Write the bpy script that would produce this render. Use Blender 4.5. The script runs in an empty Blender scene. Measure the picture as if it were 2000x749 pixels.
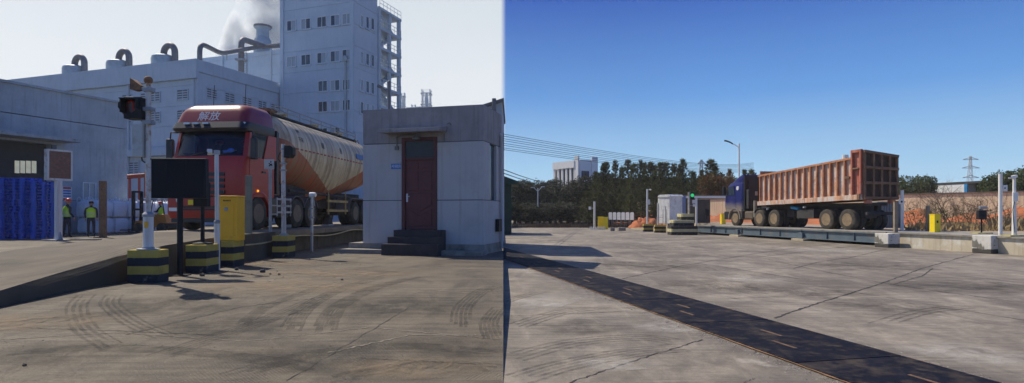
import bpy, bmesh, math, random
from mathutils import Vector, Matrix
R = math.radians
sc = bpy.context.scene
col = sc.collection
random.seed(7)
# ------------------------------------------------------------------ camera
F, CX, HY, CZ = 1150.0, 1000.0, 416.0, 1.45     # focal length in photo pixels, centre column, horizon row, eye height
cd = bpy.data.cameras.new('camera')
cam = bpy.data.objects.new('camera', cd); col.objects.link(cam)
cam.location = (0, 0, CZ); cam.rotation_euler = (R(90), 0, 0)
cd.sensor_width = 36; cd.lens = F/2000*36; cd.shift_y = (HY-374.5)/2000
cd.clip_start = .05; cd.clip_end = 9000
sc.camera = cam
# ------------------------------------------------------------------ light
SUN_AZ, SUN_EL = -51.0, 51.0                     # azimuth clockwise from +Y
sd = bpy.data.lights.new('sun', 'SUN'); sd.energy = 5.0; sd.angle = R(.5); sd.color = (1, .91, .77)
sun = bpy.data.objects.new('sun', sd); col.objects.link(sun)
sun.rotation_euler = (R(90-SUN_EL), 0, R(180-SUN_AZ)); sun.location = (-30, 20, 60)
w = bpy.data.worlds.new('World'); sc.world = w; w.use_nodes = True
nt = w.node_tree; nt.nodes.clear()
def wn(t, **k):
    n = nt.nodes.new(t)
    for a, b in k.items(): setattr(n, a, b)
    return n
def wl(a, b): nt.links.new(a, b)
def wmath(op, a, b=None, c=None, clamp=False):
    n = wn('ShaderNodeMath', operation=op, use_clamp=clamp)
    for i, v in enumerate((a, b, c)):
        if v is None: continue
        if isinstance(v, (int, float)): n.inputs[i].default_value = v
        else: wl(v, n.inputs[i])
    return n.outputs[0]
def wramp(fac, stops):
    n = wn('ShaderNodeValToRGB'); e = n.color_ramp.elements
    while len(e) < len(stops): e.new(.5)
    for i, (p, c) in enumerate(stops): e[i].position = p; e[i].color = (*c, 1)
    wl(fac, n.inputs[0]); return n.outputs[0]
sky = wn('ShaderNodeTexSky', sky_type='NISHITA', sun_disc=False)
sky.sun_elevation = R(SUN_EL); sky.sun_rotation = R(SUN_AZ); sky.air_density = 1.0; sky.dust_density = .6; sky.ozone_density = 2.0
tc = wn('ShaderNodeTexCoord'); sx = wn('ShaderNodeSeparateXYZ'); wl(tc.outputs['Generated'], sx.inputs[0])
el = wmath('ARCSINE', sx.outputs[2])
az = wmath('ARCTAN2', sx.outputs[0], sx.outputs[1])
nz = wn('ShaderNodeTexNoise'); nz.inputs['Scale'].default_value = 2.2; nz.inputs['Detail'].default_value = 5
wl(tc.outputs['Generated'], nz.inputs['Vector'])
# clear side: a deep clear blue, paler towards the horizon
e1 = wmath('MULTIPLY', el, 1/R(60), clamp=True)
blue = wramp(e1, [(0, (.55, .76, .91)), (.07, (.33, .60, .87)), (.18, (.105, .32, .74)), (.33, (.022, .108, .48)), (1, (.018, .075, .34))])
mixb = wn('ShaderNodeMix', data_type='RGBA'); mixb.inputs[0].default_value = .96
scl = wn('ShaderNodeVectorMath', operation='SCALE'); wl(sky.outputs[0], scl.inputs[0]); scl.inputs['Scale'].default_value = .10
un = wn('ShaderNodeVectorMath', operation='SCALE'); wl(blue, un.inputs[0]); wl(wmath('MULTIPLY_ADD', nz.outputs[0], .22, .89), un.inputs['Scale'])
wl(scl.outputs[0], mixb.inputs[6]); wl(un.outputs[0], mixb.inputs[7])
# hazy side: a bright thin veil of industrial haze
veil = wramp(wmath('ADD', e1, wmath('MULTIPLY', wmath('SUBTRACT', nz.outputs[0], .5), .12)), [(0, (.90, .93, .94)), (.2, (.84, .875, .905)), (.42, (.66, .73, .79)), (1, (.30, .40, .54))])
mixv = wn('ShaderNodeMix', data_type='RGBA'); mixv.inputs[0].default_value = .9
wl(scl.outputs[0], mixv.inputs[6]); wl(veil, mixv.inputs[7])
m1 = wmath('MULTIPLY_ADD', az, -1/R(.5), -.85/.5 + .5, clamp=True)          # 1 on the hazy side
m2 = wmath('MULTIPLY_ADD', az, 1/R(45), 115/45, clamp=True)                 # haze fades away from the sun, shaped out of view to cut fill light
mm = wn('ShaderNodeMix', data_type='RGBA'); wl(wmath('MULTIPLY', m1, m2), mm.inputs[0])
wl(mixb.outputs[2], mm.inputs[6]); wl(mixv.outputs[2], mm.inputs[7])
bg = wn('ShaderNodeBackground'); bg.inputs[1].default_value = 1.0
wl(mm.outputs[2], bg.inputs[0])
wo = wn('ShaderNodeOutputWorld'); wl(bg.outputs[0], wo.inputs[0])
sc.cycles.volume_bounces = 3
vs = sc.view_settings; vs.view_transform = 'Standard'; vs.look = 'None'; vs.gamma = 1; vs.exposure = 0; vs.use_curve_mapping = False

# ------------------------------------------------------------------ helpers
def XW(px, Z): return (px-CX)/F*Z
def HW(py, Z): return CZ-(py-HY)/F*Z
def at(px, py, Z): return Vector((XW(px, Z), Z, HW(py, Z)))
def dep(py, z): return F*(CZ-z)/(py-HY)
def gnd(px, py, z=0.0):
    Z = dep(py, z); return Vector((XW(px, Z), Z, z))
def zl(y): return .004+.196*min(1, max(0, (y-5.0)/4.6))    # the left yard rises gently away from the viewer
def gl(px, py):
    lo, hi = 2.0, 400.0
    for _ in range(50):
        m = (lo+hi)/2
        if HY+F*(CZ-zl(m))/m > py: lo = m
        else: hi = m
    return Vector((XW(px, lo), lo, zl(lo)))
GL, GR = .2, 0.0                                  # ground heights of the two yards

class MB:
    def __init__(s): s.v = []; s.f = []; s.M = None
    def add(s, vs, fs):
        o = len(s.v)
        for p in vs:
            p = Vector(p)
            s.v.append(tuple(s.M @ p) if s.M else tuple(p))
        s.f += [tuple(i+o for i in f) for f in fs]; return s
    def box(s, x0, x1, y0, y1, z0, z1):
        return s.add([(x0,y0,z0),(x1,y0,z0),(x1,y1,z0),(x0,y1,z0),(x0,y0,z1),(x1,y0,z1),(x1,y1,z1),(x0,y1,z1)],
                     [(3,2,1,0),(4,5,6,7),(0,1,5,4),(1,2,6,5),(2,3,7,6),(3,0,4,7)])
    def cbox(s, c, d, rz=0, rx=0, ry=0):
        m = Matrix.Translation(c) @ Matrix.Rotation(rz,4,'Z') @ Matrix.Rotation(rx,4,'X') @ Matrix.Rotation(ry,4,'Y')
        a, b, e = d[0]/2, d[1]/2, d[2]/2
        vs = [m @ Vector(p) for p in [(-a,-b,-e),(a,-b,-e),(a,b,-e),(-a,b,-e),(-a,-b,e),(a,-b,e),(a,b,e),(-a,b,e)]]
        return s.add(vs, [(3,2,1,0),(4,5,6,7),(0,1,5,4),(1,2,6,5),(2,3,7,6),(3,0,4,7)])
    def beam(s, p0, p1, wd, h, up=(0,0,1)):
        p0, p1 = Vector(p0), Vector(p1); d = (p1-p0).normalized(); up = Vector(up)
        if abs(d.dot(up)) > .98: up = Vector((0,1,0))
        r = d.cross(up).normalized(); u = r.cross(d)
        q = []
        for p in (p0, p1): q += [p-r*wd/2-u*h/2, p+r*wd/2-u*h/2, p+r*wd/2+u*h/2, p-r*wd/2+u*h/2]
        return s.add(q, [(3,2,1,0),(4,5,6,7),(0,1,5,4),(1,2,6,5),(2,3,7,6),(3,0,4,7)])
    def tube(s, pts, r, n=8, cap=True):
        pts = [Vector(p) for p in pts]; rs = r if isinstance(r, (list, tuple)) else [r]*len(pts)
        vs, fs = [], []; pr = None
        for i, p in enumerate(pts):
            d = (pts[min(i+1, len(pts)-1)]-pts[max(i-1, 0)]).normalized()
            if pr is None:
                a = Vector((0,0,1)) if abs(d.z) < .9 else Vector((0,1,0)); pr = d.cross(a).normalized()
            else:
                pr = (pr-d*pr.dot(d)).normalized()
            u = d.cross(pr)
            for k in range(n):
                t = 2*math.pi*k/n; vs.append(p+(pr*math.cos(t)+u*math.sin(t))*rs[i])
        for i in range(len(pts)-1):
            for k in range(n):
                a, b = i*n+k, i*n+(k+1) % n; fs.append((a, b, b+n, a+n))
        if cap: fs += [tuple(range(n-1, -1, -1)), tuple(range((len(pts)-1)*n, len(pts)*n))]
        return s.add(vs, fs)
    def lathe(s, prof, c=(0,0,0), n=24, axis='Z'):
        c = Vector(c); vs, fs = [], []
        for r, h in prof:
            for k in range(n):
                t = 2*math.pi*k/n; a, b = r*math.cos(t), r*math.sin(t)
                vs.append(c+(Vector((a,b,h)) if axis == 'Z' else Vector((h,a,b)) if axis == 'X' else Vector((b,h,a))))
        for i in range(len(prof)-1):
            for k in range(n):
                p, q = i*n+k, i*n+(k+1) % n; fs.append((p, q, q+n, p+n))
        if prof[0][0] > 1e-4: fs.append(tuple(range(n-1, -1, -1)))
        if prof[-1][0] > 1e-4: fs.append(tuple(range((len(prof)-1)*n, len(prof)*n)))
        return s.add(vs, fs)
    def loft(s, rings, cap=True):
        n = len(rings[0]); vs = [p for r in rings for p in r]; fs = []
        for i in range(len(rings)-1):
            for k in range(n):
                a, b = i*n+k, i*n+(k+1) % n; fs.append((a, b, b+n, a+n))
        if cap: fs += [tuple(range(n-1, -1, -1)), tuple(range((len(rings)-1)*n, len(rings)*n))]
        return s.add(vs, fs)
    def prism(s, poly, h0, h1, axis='Z'):
        def P(a, b, h): return (a,b,h) if axis == 'Z' else (h,a,b) if axis == 'X' else (a,h,b)
        n = len(poly); vs = [P(a,b,h0) for a,b in poly]+[P(a,b,h1) for a,b in poly]
        return s.add(vs, [tuple(range(n-1,-1,-1)), tuple(range(n,2*n))]+[(i,(i+1)%n,n+(i+1)%n,n+i) for i in range(n)])
    def sphere(s, c, r, n=12, m=8, sq=(1,1,1)):
        c = Vector(c); vs, fs = [c+Vector((0,0,-r*sq[2]))], []
        for i in range(1, m):
            t = math.pi*i/m
            for k in range(n):
                p = 2*math.pi*k/n; vs.append(c+Vector((r*sq[0]*math.sin(t)*math.cos(p), r*sq[1]*math.sin(t)*math.sin(p), -r*sq[2]*math.cos(t))))
        vs.append(c+Vector((0,0,r*sq[2]))); L = len(vs)-1
        for k in range(n):
            fs.append((0, 1+(k+1) % n, 1+k)); fs.append((L, L-n+k, L-n+(k+1) % n))
        for i in range(m-2):
            for k in range(n):
                a, b = 1+i*n+k, 1+i*n+(k+1) % n; fs.append((a, b, b+n, a+n))
        return s.add(vs, fs)
    def quad(s, a, b, c, d): return s.add([a,b,c,d], [(0,1,2,3)])
    def mesh(s, name, m=None, smooth=False, fix=True):
        me = bpy.data.meshes.new(name); me.from_pydata(s.v, [], s.f); me.update()
        if fix:
            bm = bmesh.new(); bm.from_mesh(me); bmesh.ops.recalc_face_normals(bm, faces=bm.faces); bm.to_mesh(me); bm.free()
        if m: me.materials.append(m)
        if smooth:
            me.polygons.foreach_set('use_smooth', [True]*len(me.polygons))
            try: me.set_sharp_from_angle(angle=R(38))
            except Exception: pass
        return me
    def build(s, name, m, parent=None, smooth=False, bevel=0, fix=True):
        o = bpy.data.objects.new(name, s.mesh(name, m, smooth, fix)); col.objects.link(o)
        if parent: o.parent = parent
        if bevel:
            b = o.modifiers.new('bevel', 'BEVEL'); b.width = bevel; b.segments = 2; b.limit_method = 'ANGLE'; b.angle_limit = R(40)
        return o
def tag(o, label=None, cat=None, group=None, kind=None):
    if label: o['label'] = label
    if cat: o['category'] = cat
    if group: o['group'] = group
    if kind: o['kind'] = kind
    return o
def thing(name, label, cat, loc=(0,0,0), az=0, group=None):
    o = bpy.data.objects.new(name, None); col.objects.link(o); o.empty_display_size = .2
    o.location = loc; o.rotation_euler = (0, 0, -R(az)); return tag(o, label, cat, group)
def inst(name, me, parent=None, loc=(0,0,0), rot=(0,0,0), scale=(1,1,1)):
    o = bpy.data.objects.new(name, me); col.objects.link(o); o.location = loc; o.rotation_euler = rot; o.scale = scale
    if parent: o.parent = parent
    return o
def copy_tree(o, parent=None):
    c = o.copy(); col.objects.link(c); c.parent = parent
    for ch in list(o.children): copy_tree(ch, c)
    return c
def part(name, m, parent, fn, smooth=False, bevel=0):
    b = MB(); fn(b); return b.build(name, m, parent, smooth, bevel)
def pbox(name, m, parent, x0, x1, y0, y1, z0, z1, bevel=0):
    return MB().box(x0,x1,y0,y1,z0,z1).build(name, m, parent, bevel=bevel)
def text(name, body, size, m, parent, mtx, ext=.004):
    cu = bpy.data.curves.new(name, 'FONT'); cu.body = body; cu.size = size; cu.extrude = ext; cu.align_x = 'CENTER'; cu.align_y = 'CENTER'; cu.resolution_u = 2
    t = bpy.data.objects.new(name, cu); col.objects.link(t)
    dg = bpy.context.evaluated_depsgraph_get()
    me = bpy.data.meshes.new_from_object(t.evaluated_get(dg)); bpy.data.objects.remove(t)
    me.transform(mtx); me.materials.clear(); me.materials.append(m)
    o = bpy.data.objects.new(name, me); col.objects.link(o)
    if parent: o.parent = parent
    return o
def tfront(x, y, z): return Matrix.Translation((x,y,z)) @ Matrix.Rotation(R(90),4,'X')                       # reads from -Y
def tright(x, y, z): return Matrix.Translation((x,y,z)) @ Matrix.Rotation(R(90),4,'Z') @ Matrix.Rotation(R(90),4,'X')  # reads from +X

# ------------------------------------------------------------------ materials
class NT:
    def __init__(s, name):
        s.m = bpy.data.materials.new(name); s.m.use_nodes = True; s.t = s.m.node_tree
        s.b = s.t.nodes['Principled BSDF']; s.out = s.t.nodes['Material Output']
        s.tc = s.t.nodes.new('ShaderNodeTexCoord').outputs['Object']
    def n(s, t, **k):
        x = s.t.nodes.new(t)
        for a, b in k.items(): setattr(x, a, b)
        return x
    def l(s, a, b): s.t.links.new(a, b)
    def setv(s, sock, v):
        if isinstance(v, (int, float)): sock.default_value = v
        elif isinstance(v, (tuple, list)): sock.default_value = (*v, 1) if len(v) == 3 and sock.type == 'RGBA' else v
        else: s.l(v, sock)
    def math(s, op, a, b=None, c=None, clamp=False):
        x = s.n('ShaderNodeMath', operation=op, use_clamp=clamp)
        for i, v in enumerate((a, b, c)):
            if v is not None: s.setv(x.inputs[i], v)
        return x.outputs[0]
    def map(s, scale=(1,1,1), rot=(0,0,0), loc=(0,0,0), src=None):
        x = s.n('ShaderNodeMapping'); s.l(src or s.tc, x.inputs[0])
        x.inputs['Scale'].default_value = scale; x.inputs['Rotation'].default_value = rot; x.inputs['Location'].default_value = loc
        return x.outputs[0]
    def noise(s, scale, detail=5, rough=.6, vec=None, dist=0):
        x = s.n('ShaderNodeTexNoise'); s.l(vec or s.tc, x.inputs['Vector'])
        x.inputs['Scale'].default_value = scale; x.inputs['Detail'].default_value = detail; x.inputs['Roughness'].default_value = rough; x.inputs['Distortion'].default_value = dist
        return x.outputs[0]
    def rng(s, v, a, b, c=0, d=1):
        x = s.n('ShaderNodeMapRange'); s.setv(x.inputs[0], v)
        for i, q in enumerate((a, b, c, d)): x.inputs[i+1].default_value = q
        return x.outputs[0]
    def mix(s, f, a, b, blend='MIX'):
        x = s.n('ShaderNodeMix', data_type='RGBA', blend_type=blend)
        s.setv(x.inputs[0], f); s.setv(x.inputs[6], a); s.setv(x.inputs[7], b); return x.outputs[2]
    def sep(s, v=None):
        x = s.n('ShaderNodeSeparateXYZ'); s.l(v or s.tc, x.inputs[0]); return x.outputs
    def bump(s, h, st=.3, dist=.02):
        x = s.n('ShaderNodeBump'); x.inputs['Strength'].default_value = st; x.inputs['Distance'].default_value = dist
        s.l(h, x.inputs['Height']); s.l(x.outputs[0], s.b.inputs['Normal'])
    def fin(s, colr, rough=.7, metal=0, spec=None):
        s.setv(s.b.inputs['Base Color'], colr); s.setv(s.b.inputs['Roughness'], rough); s.setv(s.b.inputs['Metallic'], metal)
        if spec is not None: s.b.inputs['Specular IOR Level'].default_value = spec
        return s.m
def sc3(c, k): return tuple(min(1, x*k) for x in c)
MATS = {}
def pm(name, c, rough=.7, metal=0, var=.18, scale=3, bump=.15, bs=40, dirt=None, dth=(.5,.7), dscale=2.5, streak=None, emit=0, spec=None):
    """paint-like material: colour varied by noise, optional patches of dirt or rust, optional vertical run marks"""
    if name in MATS: return MATS[name]
    t = NT(name)
    n1 = t.noise(scale, 6)
    k = t.mix(t.rng(n1, .3, .7), sc3(c, 1-var), sc3(c, 1+var))
    if dirt: k = t.mix(t.rng(t.noise(dscale, 8, .7), *dth), k, dirt)
    if streak:
        sv = t.noise(1, 5, .6, vec=t.map((7, 7, .35)))
        k = t.mix(t.rng(sv, .52, .72, 0, .75), k, streak)
    if bump: t.bump(t.noise(bs, 6, .65), bump, .01)
    if emit:
        t.setv(t.b.inputs['Emission Color'], c); t.b.inputs['Emission Strength'].default_value = emit
    MATS[name] = t.fin(k, rough, metal, spec); return MATS[name]
def glassm(name, tint, alpha, rough=.04):
    if name in MATS: return MATS[name]
    t = NT(name); t.fin(tint, rough, 0, .6)
    tr = t.n('ShaderNodeBsdfTransparent'); tr.inputs[0].default_value = (.75,.85,.9,1)
    mx = t.n('ShaderNodeMixShader'); mx.inputs[0].default_value = alpha
    t.l(tr.outputs[0], mx.inputs[1]); t.l(t.b.outputs[0], mx.inputs[2]); t.l(mx.outputs[0], t.out.inputs[0])
    MATS[name] = t.m; return t.m
# ------------------------------------------------------------------ ground materials
def yard_left_mat():
    t = NT('stained_yard_concrete')
    sw = t.noise(.8, 7, .7, vec=t.map((1.1, .6, 1), rot=(0,0,R(-12))), dist=1.2)
    k = t.mix(t.rng(t.noise(.35, 5), .35, .65), (.092, .072, .046), (.158, .125, .082))
    k = t.mix(t.rng(sw, .46, .62, 0, .85), k, (.050, .039, .026))
    k = t.mix(t.rng(t.noise(2.4, 8, .7), .55, .75, 0, .65), k, (.21, .165, .105))
    fine = t.noise(38, 5, .75)
    k = t.mix(t.rng(fine, .62, .76, 0, .55), k, (.25, .22, .175))
    k = t.mix(t.rng(t.noise(60, 3, .7), .60, .74, 0, .5), k, (.05, .043, .035))
    for rr_, lc in ((58, (1,4,0)), (-66, (6,2,0))):
        sx_ = t.noise(1, 6, .75, vec=t.map((.8, 9, 1), rot=(0,0,R(rr_)), loc=lc), dist=.3)
        k = t.mix(t.rng(sx_, .50, .66, 0, .5), k, (.055, .044, .032))
        k = t.mix(t.rng(sx_, .50, .34, 0, .35), k, (.21, .17, .115))
    # broom grooves pressed across the slab
    wv = t.n('ShaderNodeTexWave', wave_type='BANDS', bands_direction='X'); t.l(t.map((1,1,1), rot=(0,0,R(28))), wv.inputs[0])
    wv.inputs['Scale'].default_value = 9; wv.inputs['Distortion'].default_value = 1.2; wv.inputs['Detail'].default_value = 2
    gm = t.rng(t.noise(.45, 3), .48, .6)
    k = t.mix(t.math('MULTIPLY', t.math('MULTIPLY', wv.outputs[1], gm), .35), k, (.06, .05, .04))
    h = t.math('ADD', fine, t.math('MULTIPLY', t.math('MULTIPLY', wv.outputs[1], gm), -.8))
    t.bump(h, .55, .03)
    return t.fin(k, t.rng(fine, .3, .7, .62, .95))
def yard_right_mat():
    t = NT('pale_yard_concrete')
    k = t.mix(t.rng(t.noise(.3, 10, .72, dist=.6), .38, .62), (.105, .086, .063), (.345, .294, .228))
    st = t.noise(1, 7, .7, vec=t.map((1.2, .5, 1), rot=(0,0,R(28))), dist=1.0)
    k = t.mix(t.rng(st, .42, .66, 0, .75), k, (.112, .096, .080))
    st2 = t.noise(1, 6, .7, vec=t.map((1.8, .5, 1), rot=(0,0,R(-34)), loc=(3,7,0)), dist=.9)
    k = t.mix(t.rng(st2, .50, .72, 0, .6), k, (.38, .326, .255))
    pt = t.noise(.55, 8, .72)
    k = t.mix(t.rng(pt, .60, .74, 0, .85), k, (.50, .455, .39))
    k = t.mix(t.rng(t.noise(.9, 8, .7, vec=t.map((1,1,1), loc=(9,2,0))), .54, .70, 0, .75), k, (.10, .085, .07))
    bl = t.noise(1.1, 10, .78, vec=t.map((1,1.3,1), loc=(5,5,0)), dist=.4)
    k = t.mix(t.rng(bl, .47, .62, 0, .55), k, (.095, .078, .06))
    fine = t.noise(30, 6, .75)
    k = t.mix(t.rng(fine, .58, .74, 0, .5), k, (.12, .105, .09))
    for rr_, lc, sg_ in ((66, (1,4,0), .5), (-58, (6,2,0), .45), (104, (2,9,0), .4)):
        sx_ = t.noise(1, 6, .75, vec=t.map((.7, 13, 1), rot=(0,0,R(rr_)), loc=lc), dist=.25)
        k = t.mix(t.math('MULTIPLY', t.rng(sx_, .50, .66, 0, sg_), t.rng(t.noise(.5, 4, vec=t.map((1,1,1), loc=lc)), .45, .6)), k, (.085, .072, .058))
        k = t.mix(t.math('MULTIPLY', t.rng(sx_, .50, .34, 0, sg_*.6), t.rng(t.noise(.5, 4, vec=t.map((1,1,1), loc=lc)), .45, .6)), k, (.43, .375, .30))
    t.bump(fine, .4, .02)
    return t.fin(k, t.rng(fine, .3, .7, .6, .92))
M_yl, M_yr = yard_left_mat(), yard_right_mat()
M_tar = pm('joint_tar', (.040, .036, .033), .9, var=.3, bump=.3)
M_dust = pm('ramp_concrete', (.098, .079, .056), .9, var=.45, scale=.8, dirt=(.085,.07,.055), dscale=1.1, bump=.4)
M_conc = pm('raw_concrete', (.27, .25, .215), .9, var=.25, scale=2, dirt=(.13,.115,.095), dscale=1.7, bump=.4)
M_darkc = pm('dark_concrete', (.085, .075, .062), .9, var=.35, scale=2, bump=.4)  # plain dark concrete for pit parts and small stones
M_wall = pm('pale_blue_render', (.46, .53, .61), .85, var=.05, scale=.6, bump=.08, dirt=(.35,.43,.52), dth=(.5,.8), dscale=.35, streak=(.37,.43,.49))
M_wall2 = pm('weathered_render', (.38, .43, .475), .9, var=.10, scale=.8, bump=.12, dirt=(.22,.255,.29), dth=(.45,.75), dscale=.45, streak=(.255,.29,.32))
M_booth = pm('booth_render', (.47, .46, .455), .9, var=.07, scale=.9, bump=.2, dirt=(.35,.335,.32), dth=(.48,.78), dscale=.9, streak=(.36,.34,.32))
M_boothtop = pm('booth_fascia', (.30, .28, .285), .9, var=.08, scale=1.1, bump=.2, dirt=(.19,.175,.175), dth=(.45,.75), dscale=1, streak=(.17,.155,.15))
M_joint = pm('joint_shadow', (.10, .11, .13), .9)
M_frame = pm('window_frame', (.66, .68, .70), .5, var=.05, bump=0)
M_pane = pm('window_glass', (.035, .05, .07), .08, var=.1, bump=0, spec=.8)
M_pane2 = pm('curtained_glass', (.30, .34, .38), .15, var=.1, bump=0, spec=.7)
M_steel = pm('grey_steel', (.30, .31, .33), .5, .4, var=.15)
M_pipe = pm('dull_pipe', (.17, .165, .175), .6, .3, var=.15, dirt=(.2,.13,.09), dscale=1.2, dth=(.58,.7))
M_white = pm('white_paint', (.70, .71, .70), .55, var=.07, bump=.05, dirt=(.45,.42,.38), dscale=3, dth=(.58,.75), streak=(.42,.33,.25))
M_black = pm('black_plastic', (.012, .014, .018), .55, var=.2, bump=.05, spec=.25)
M_rust = pm('rusty_steel', (.26, .145, .075), .85, .1, var=.35, scale=7, bump=.4, dirt=(.10,.06,.04), dscale=5)
M_rustw = pm('rusting_white_pole', (.56, .55, .52), .65, var=.1, dirt=(.32,.17,.08), dscale=4, dth=(.5,.62), streak=(.35,.2,.1))
M_cabinet = pm('cabinet_grey', (.46, .48, .47), .6, var=.08, dirt=(.3,.3,.27), dscale=3)
M_yellow = pm('barrier_yellow', (.88, .46, .015), .5, var=.07, bump=.05, dirt=(.5,.28,.05), dscale=2.5, dth=(.58,.75))
M_yellow2 = pm('lemon_yellow', (.88, .66, .01), .5, var=.07, bump=.05)
M_black2 = pm('display_black', (.008, .010, .016), .5, var=.2, bump=0, spec=.15)

# ------------------------------------------------------------------ the two yards
gr = MB()
gr.quad((-400,-60,0), (400,-60,0), (400,385,0), (-400,385,0))
tag(gr.build('yard_concrete', M_yr, fix=False), kind='structure')
SE = -.0148                                       # the raised yard ends along a straight kerb
yl = MB()
ys = [-40, 0, 3, 5, 7.3, 9.6, 12, 16, 20, 26, 34, 50, 90, 200]
nr = len(ys); xe = [SE*y-(.02 if y < 1 else 0) for y in ys]
yl.add([(-260, y, zl(y)) for y in ys]+[(x, y, zl(y)) for x, y in zip(xe, ys)]+[(x, y, -.02) for x, y in zip(xe, ys)],
       [(i, nr+i, nr+i+1, i+1) for i in range(nr-1)]+[(nr+i, 2*nr+i, 2*nr+i+1, nr+i+1) for i in range(nr-1)])
yard = tag(yl.build('raised_yard', M_yl, fix=False), kind='structure')

# cracks and joint lines in the raised yard, laid as thin irregular fillets
def crack(pts, wd, z, m, parent, name='joint_line', jit=.03, seg=10, seed=0):
    rn = random.Random(seed+int(pts[0][0]*31)); b = MB(); path = []
    for i in range(len(pts)-1):
        a, c = Vector((*pts[i][:2], 0)), Vector((*pts[i+1][:2], 0))
        for k in range(seg): path.append(a.lerp(c, k/seg))
    path.append(Vector((*pts[-1][:2], 0)))
    path = [Vector((p.x, p.y, z(p.y) if callable(z) else z)) for p in path]
    L, Rr = [], []
    for i, p in enumerate(path):
        d = (path[min(i+1, len(path)-1)]-path[max(i-1, 0)]).normalized(); n = Vector((-d.y, d.x, 0))
        n.z = 0; q = p+n*rn.uniform(-jit, jit); ww = wd*rn.choice((.45,.7,.9,1.1,1.4))*rn.uniform(.6,1.1)/2
        L.append(q+n*ww); Rr.append(q-n*ww)
    for i in range(len(path)-1): b.quad(Rr[i], Rr[i+1], L[i+1], L[i])
    return b.build(name, m, parent, fix=False)
M_pale = pm('pale_crack_fill', (.24, .21, .165), .95, var=.3, scale=9, bump=.3)
for i, (pts, m, wd) in enumerate([
    ([(0,664),(230,650),(480,668),(720,640),(978,664)], M_pale, .022), ([(245,655),(470,600),(640,580)], M_tar, .02),
    ([(480,562),(700,560),(978,577)], M_pale, .025), ([(30,640),(250,648),(420,655)], M_tar, .02),
    ([(640,690),(800,655),(978,656)], M_pale, .03), ([(700,700),(800,705),(930,712)], M_tar, .018), ([(560,745),(800,600)], M_tar, .012)]):
    crack([gl(x, y) for x, y in pts], wd, lambda y: zl(y)+.004, m, yard, jit=.02, seg=26, seed=i)
# tyre marks: groups of dark rubber lines curving over the slab
def rubber_mat():
    t = NT('tyre_rubber_stain'); t.fin((.03,.026,.022), .9)
    tr = t.n('ShaderNodeBsdfTransparent'); mx = t.n('ShaderNodeMixShader')
    f = t.rng(t.noise(6, 6, .75),   .33, .72, .0, .48); t.l(f, mx.inputs[0]); t.l(tr.outputs[0], mx.inputs[1]); t.l(t.b.outputs[0], mx.inputs[2]); t.l(mx.outputs[0], t.out.inputs[0])
    return t.m
M_rub = rubber_mat()
def tyre_mark(pts, lines, sp, z, parent, wd=.045, k=0):
    ctrl = [Vector((*p[:2], 0)) for p in pts]; path = []
    for i in range(len(ctrl)-1):
        p0, p1, p2, p3 = ctrl[max(i-1,0)], ctrl[i], ctrl[i+1], ctrl[min(i+2,len(ctrl)-1)]
        for j in range(10):
            u = j/10; path.append(.5*((2*p1)+(p2-p0)*u+(2*p0-5*p1+4*p2-p3)*u*u+(3*p1-p0-3*p2+p3)*u**3))
    path.append(ctrl[-1]); path = [Vector((p.x, p.y, z(p.y) if callable(z) else z)) for p in path]; b = MB(); rn = random.Random(k+3)
    for q in range(lines):
        off = (q-(lines-1)/2)*sp; a0, a1 = rn.randint(0, 4), len(path)-rn.randint(0, 5)
        prev = None
        for i in range(a0, a1):
            d = (path[min(i+1,len(path)-1)]-path[max(i-1,0)]).normalized(); n = Vector((-d.y, d.x, 0)); ww = wd*rn.uniform(.6,1.2)/2
            c = path[i]+n*off; cur = (c+n*ww, c-n*ww)
            if prev: b.quad(prev[1], cur[1], cur[0], prev[0])
            prev = cur
    return b.build('tyre_mark', M_rub, parent, fix=False)
TM = [([(562,652),(600,600),(680,560),(770,535)], 5, .055), ([(632,650),(660,600),(740,560),(820,540)], 6, .05), ([(900,640),(905,600),(940,570),(990,555)][:3]+[(975,560)], 4, .07),
      ([(470,640),(520,600),(600,570),(660,552)], 4, .05), ([(225,680),(165,640),(150,600),(170,575)], 3, .09), ([(330,660),(260,630),(215,595),(225,575)], 3, .09),
      ([(965,665),(955,630),(978,600)], 4, .06), ([(20,690),(200,678),(420,690),(640,720)], 5, .06), ([(430,740),(620,690),(800,675),(970,690)], 5, .06),
      ([(640,745),(760,720),(880,712),(975,720)], 5, .05), ([(0,640),(120,620),(300,600),(470,560)], 4, .1), ([(300,700),(420,660),(560,610),(640,575)], 4, .08)]
for i, (pts, n, sp) in enumerate(TM): tyre_mark([gl(x, y) for x, y in pts], n+1, sp*.85, lambda y: zl(y)+.003+.0002*i, yard, k=i)
# scattered stones and grit on the yard
M_grit = pm('loose_grit', (.26, .215, .155), .95, var=.4, scale=8, bump=.4)
def stones(name, label, n, region, z, rmin, rmax, m, seed):
    rn = random.Random(seed); b = MB()
    for i in range(n):
        px, py = region(rn); p = gl(px, py); r = rn.uniform(rmin, rmax)*(1 if rn.random() < .93 else 2)
        vs = [p+Vector((rn.uniform(-1,1)*r, rn.uniform(-1,1)*r, 0)) for _ in range(3)]+[p+Vector((rn.uniform(-.4,.4)*r, rn.uniform(-.4,.4)*r, r*rn.uniform(.25,.5)))]
        b.add(vs, [(0,1,3),(1,2,3),(2,0,3)])
    return tag(b.build(name, m, fix=True), label, 'gravel', kind='stuff')
stones('loose_gravel', 'loose gravel and grit strewn beside the raised weighbridge', 2600, lambda r: (r.gauss(540, 75), 480+abs(r.gauss(12, 26))), GL, .008, .022, M_grit, 5)
stones('yard_grit', 'sparse grit scattered over the brown yard', 2200, lambda r: (r.uniform(0, 975), r.uniform(555, 749)), GL, .003, .009, M_grit, 6)
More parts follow.
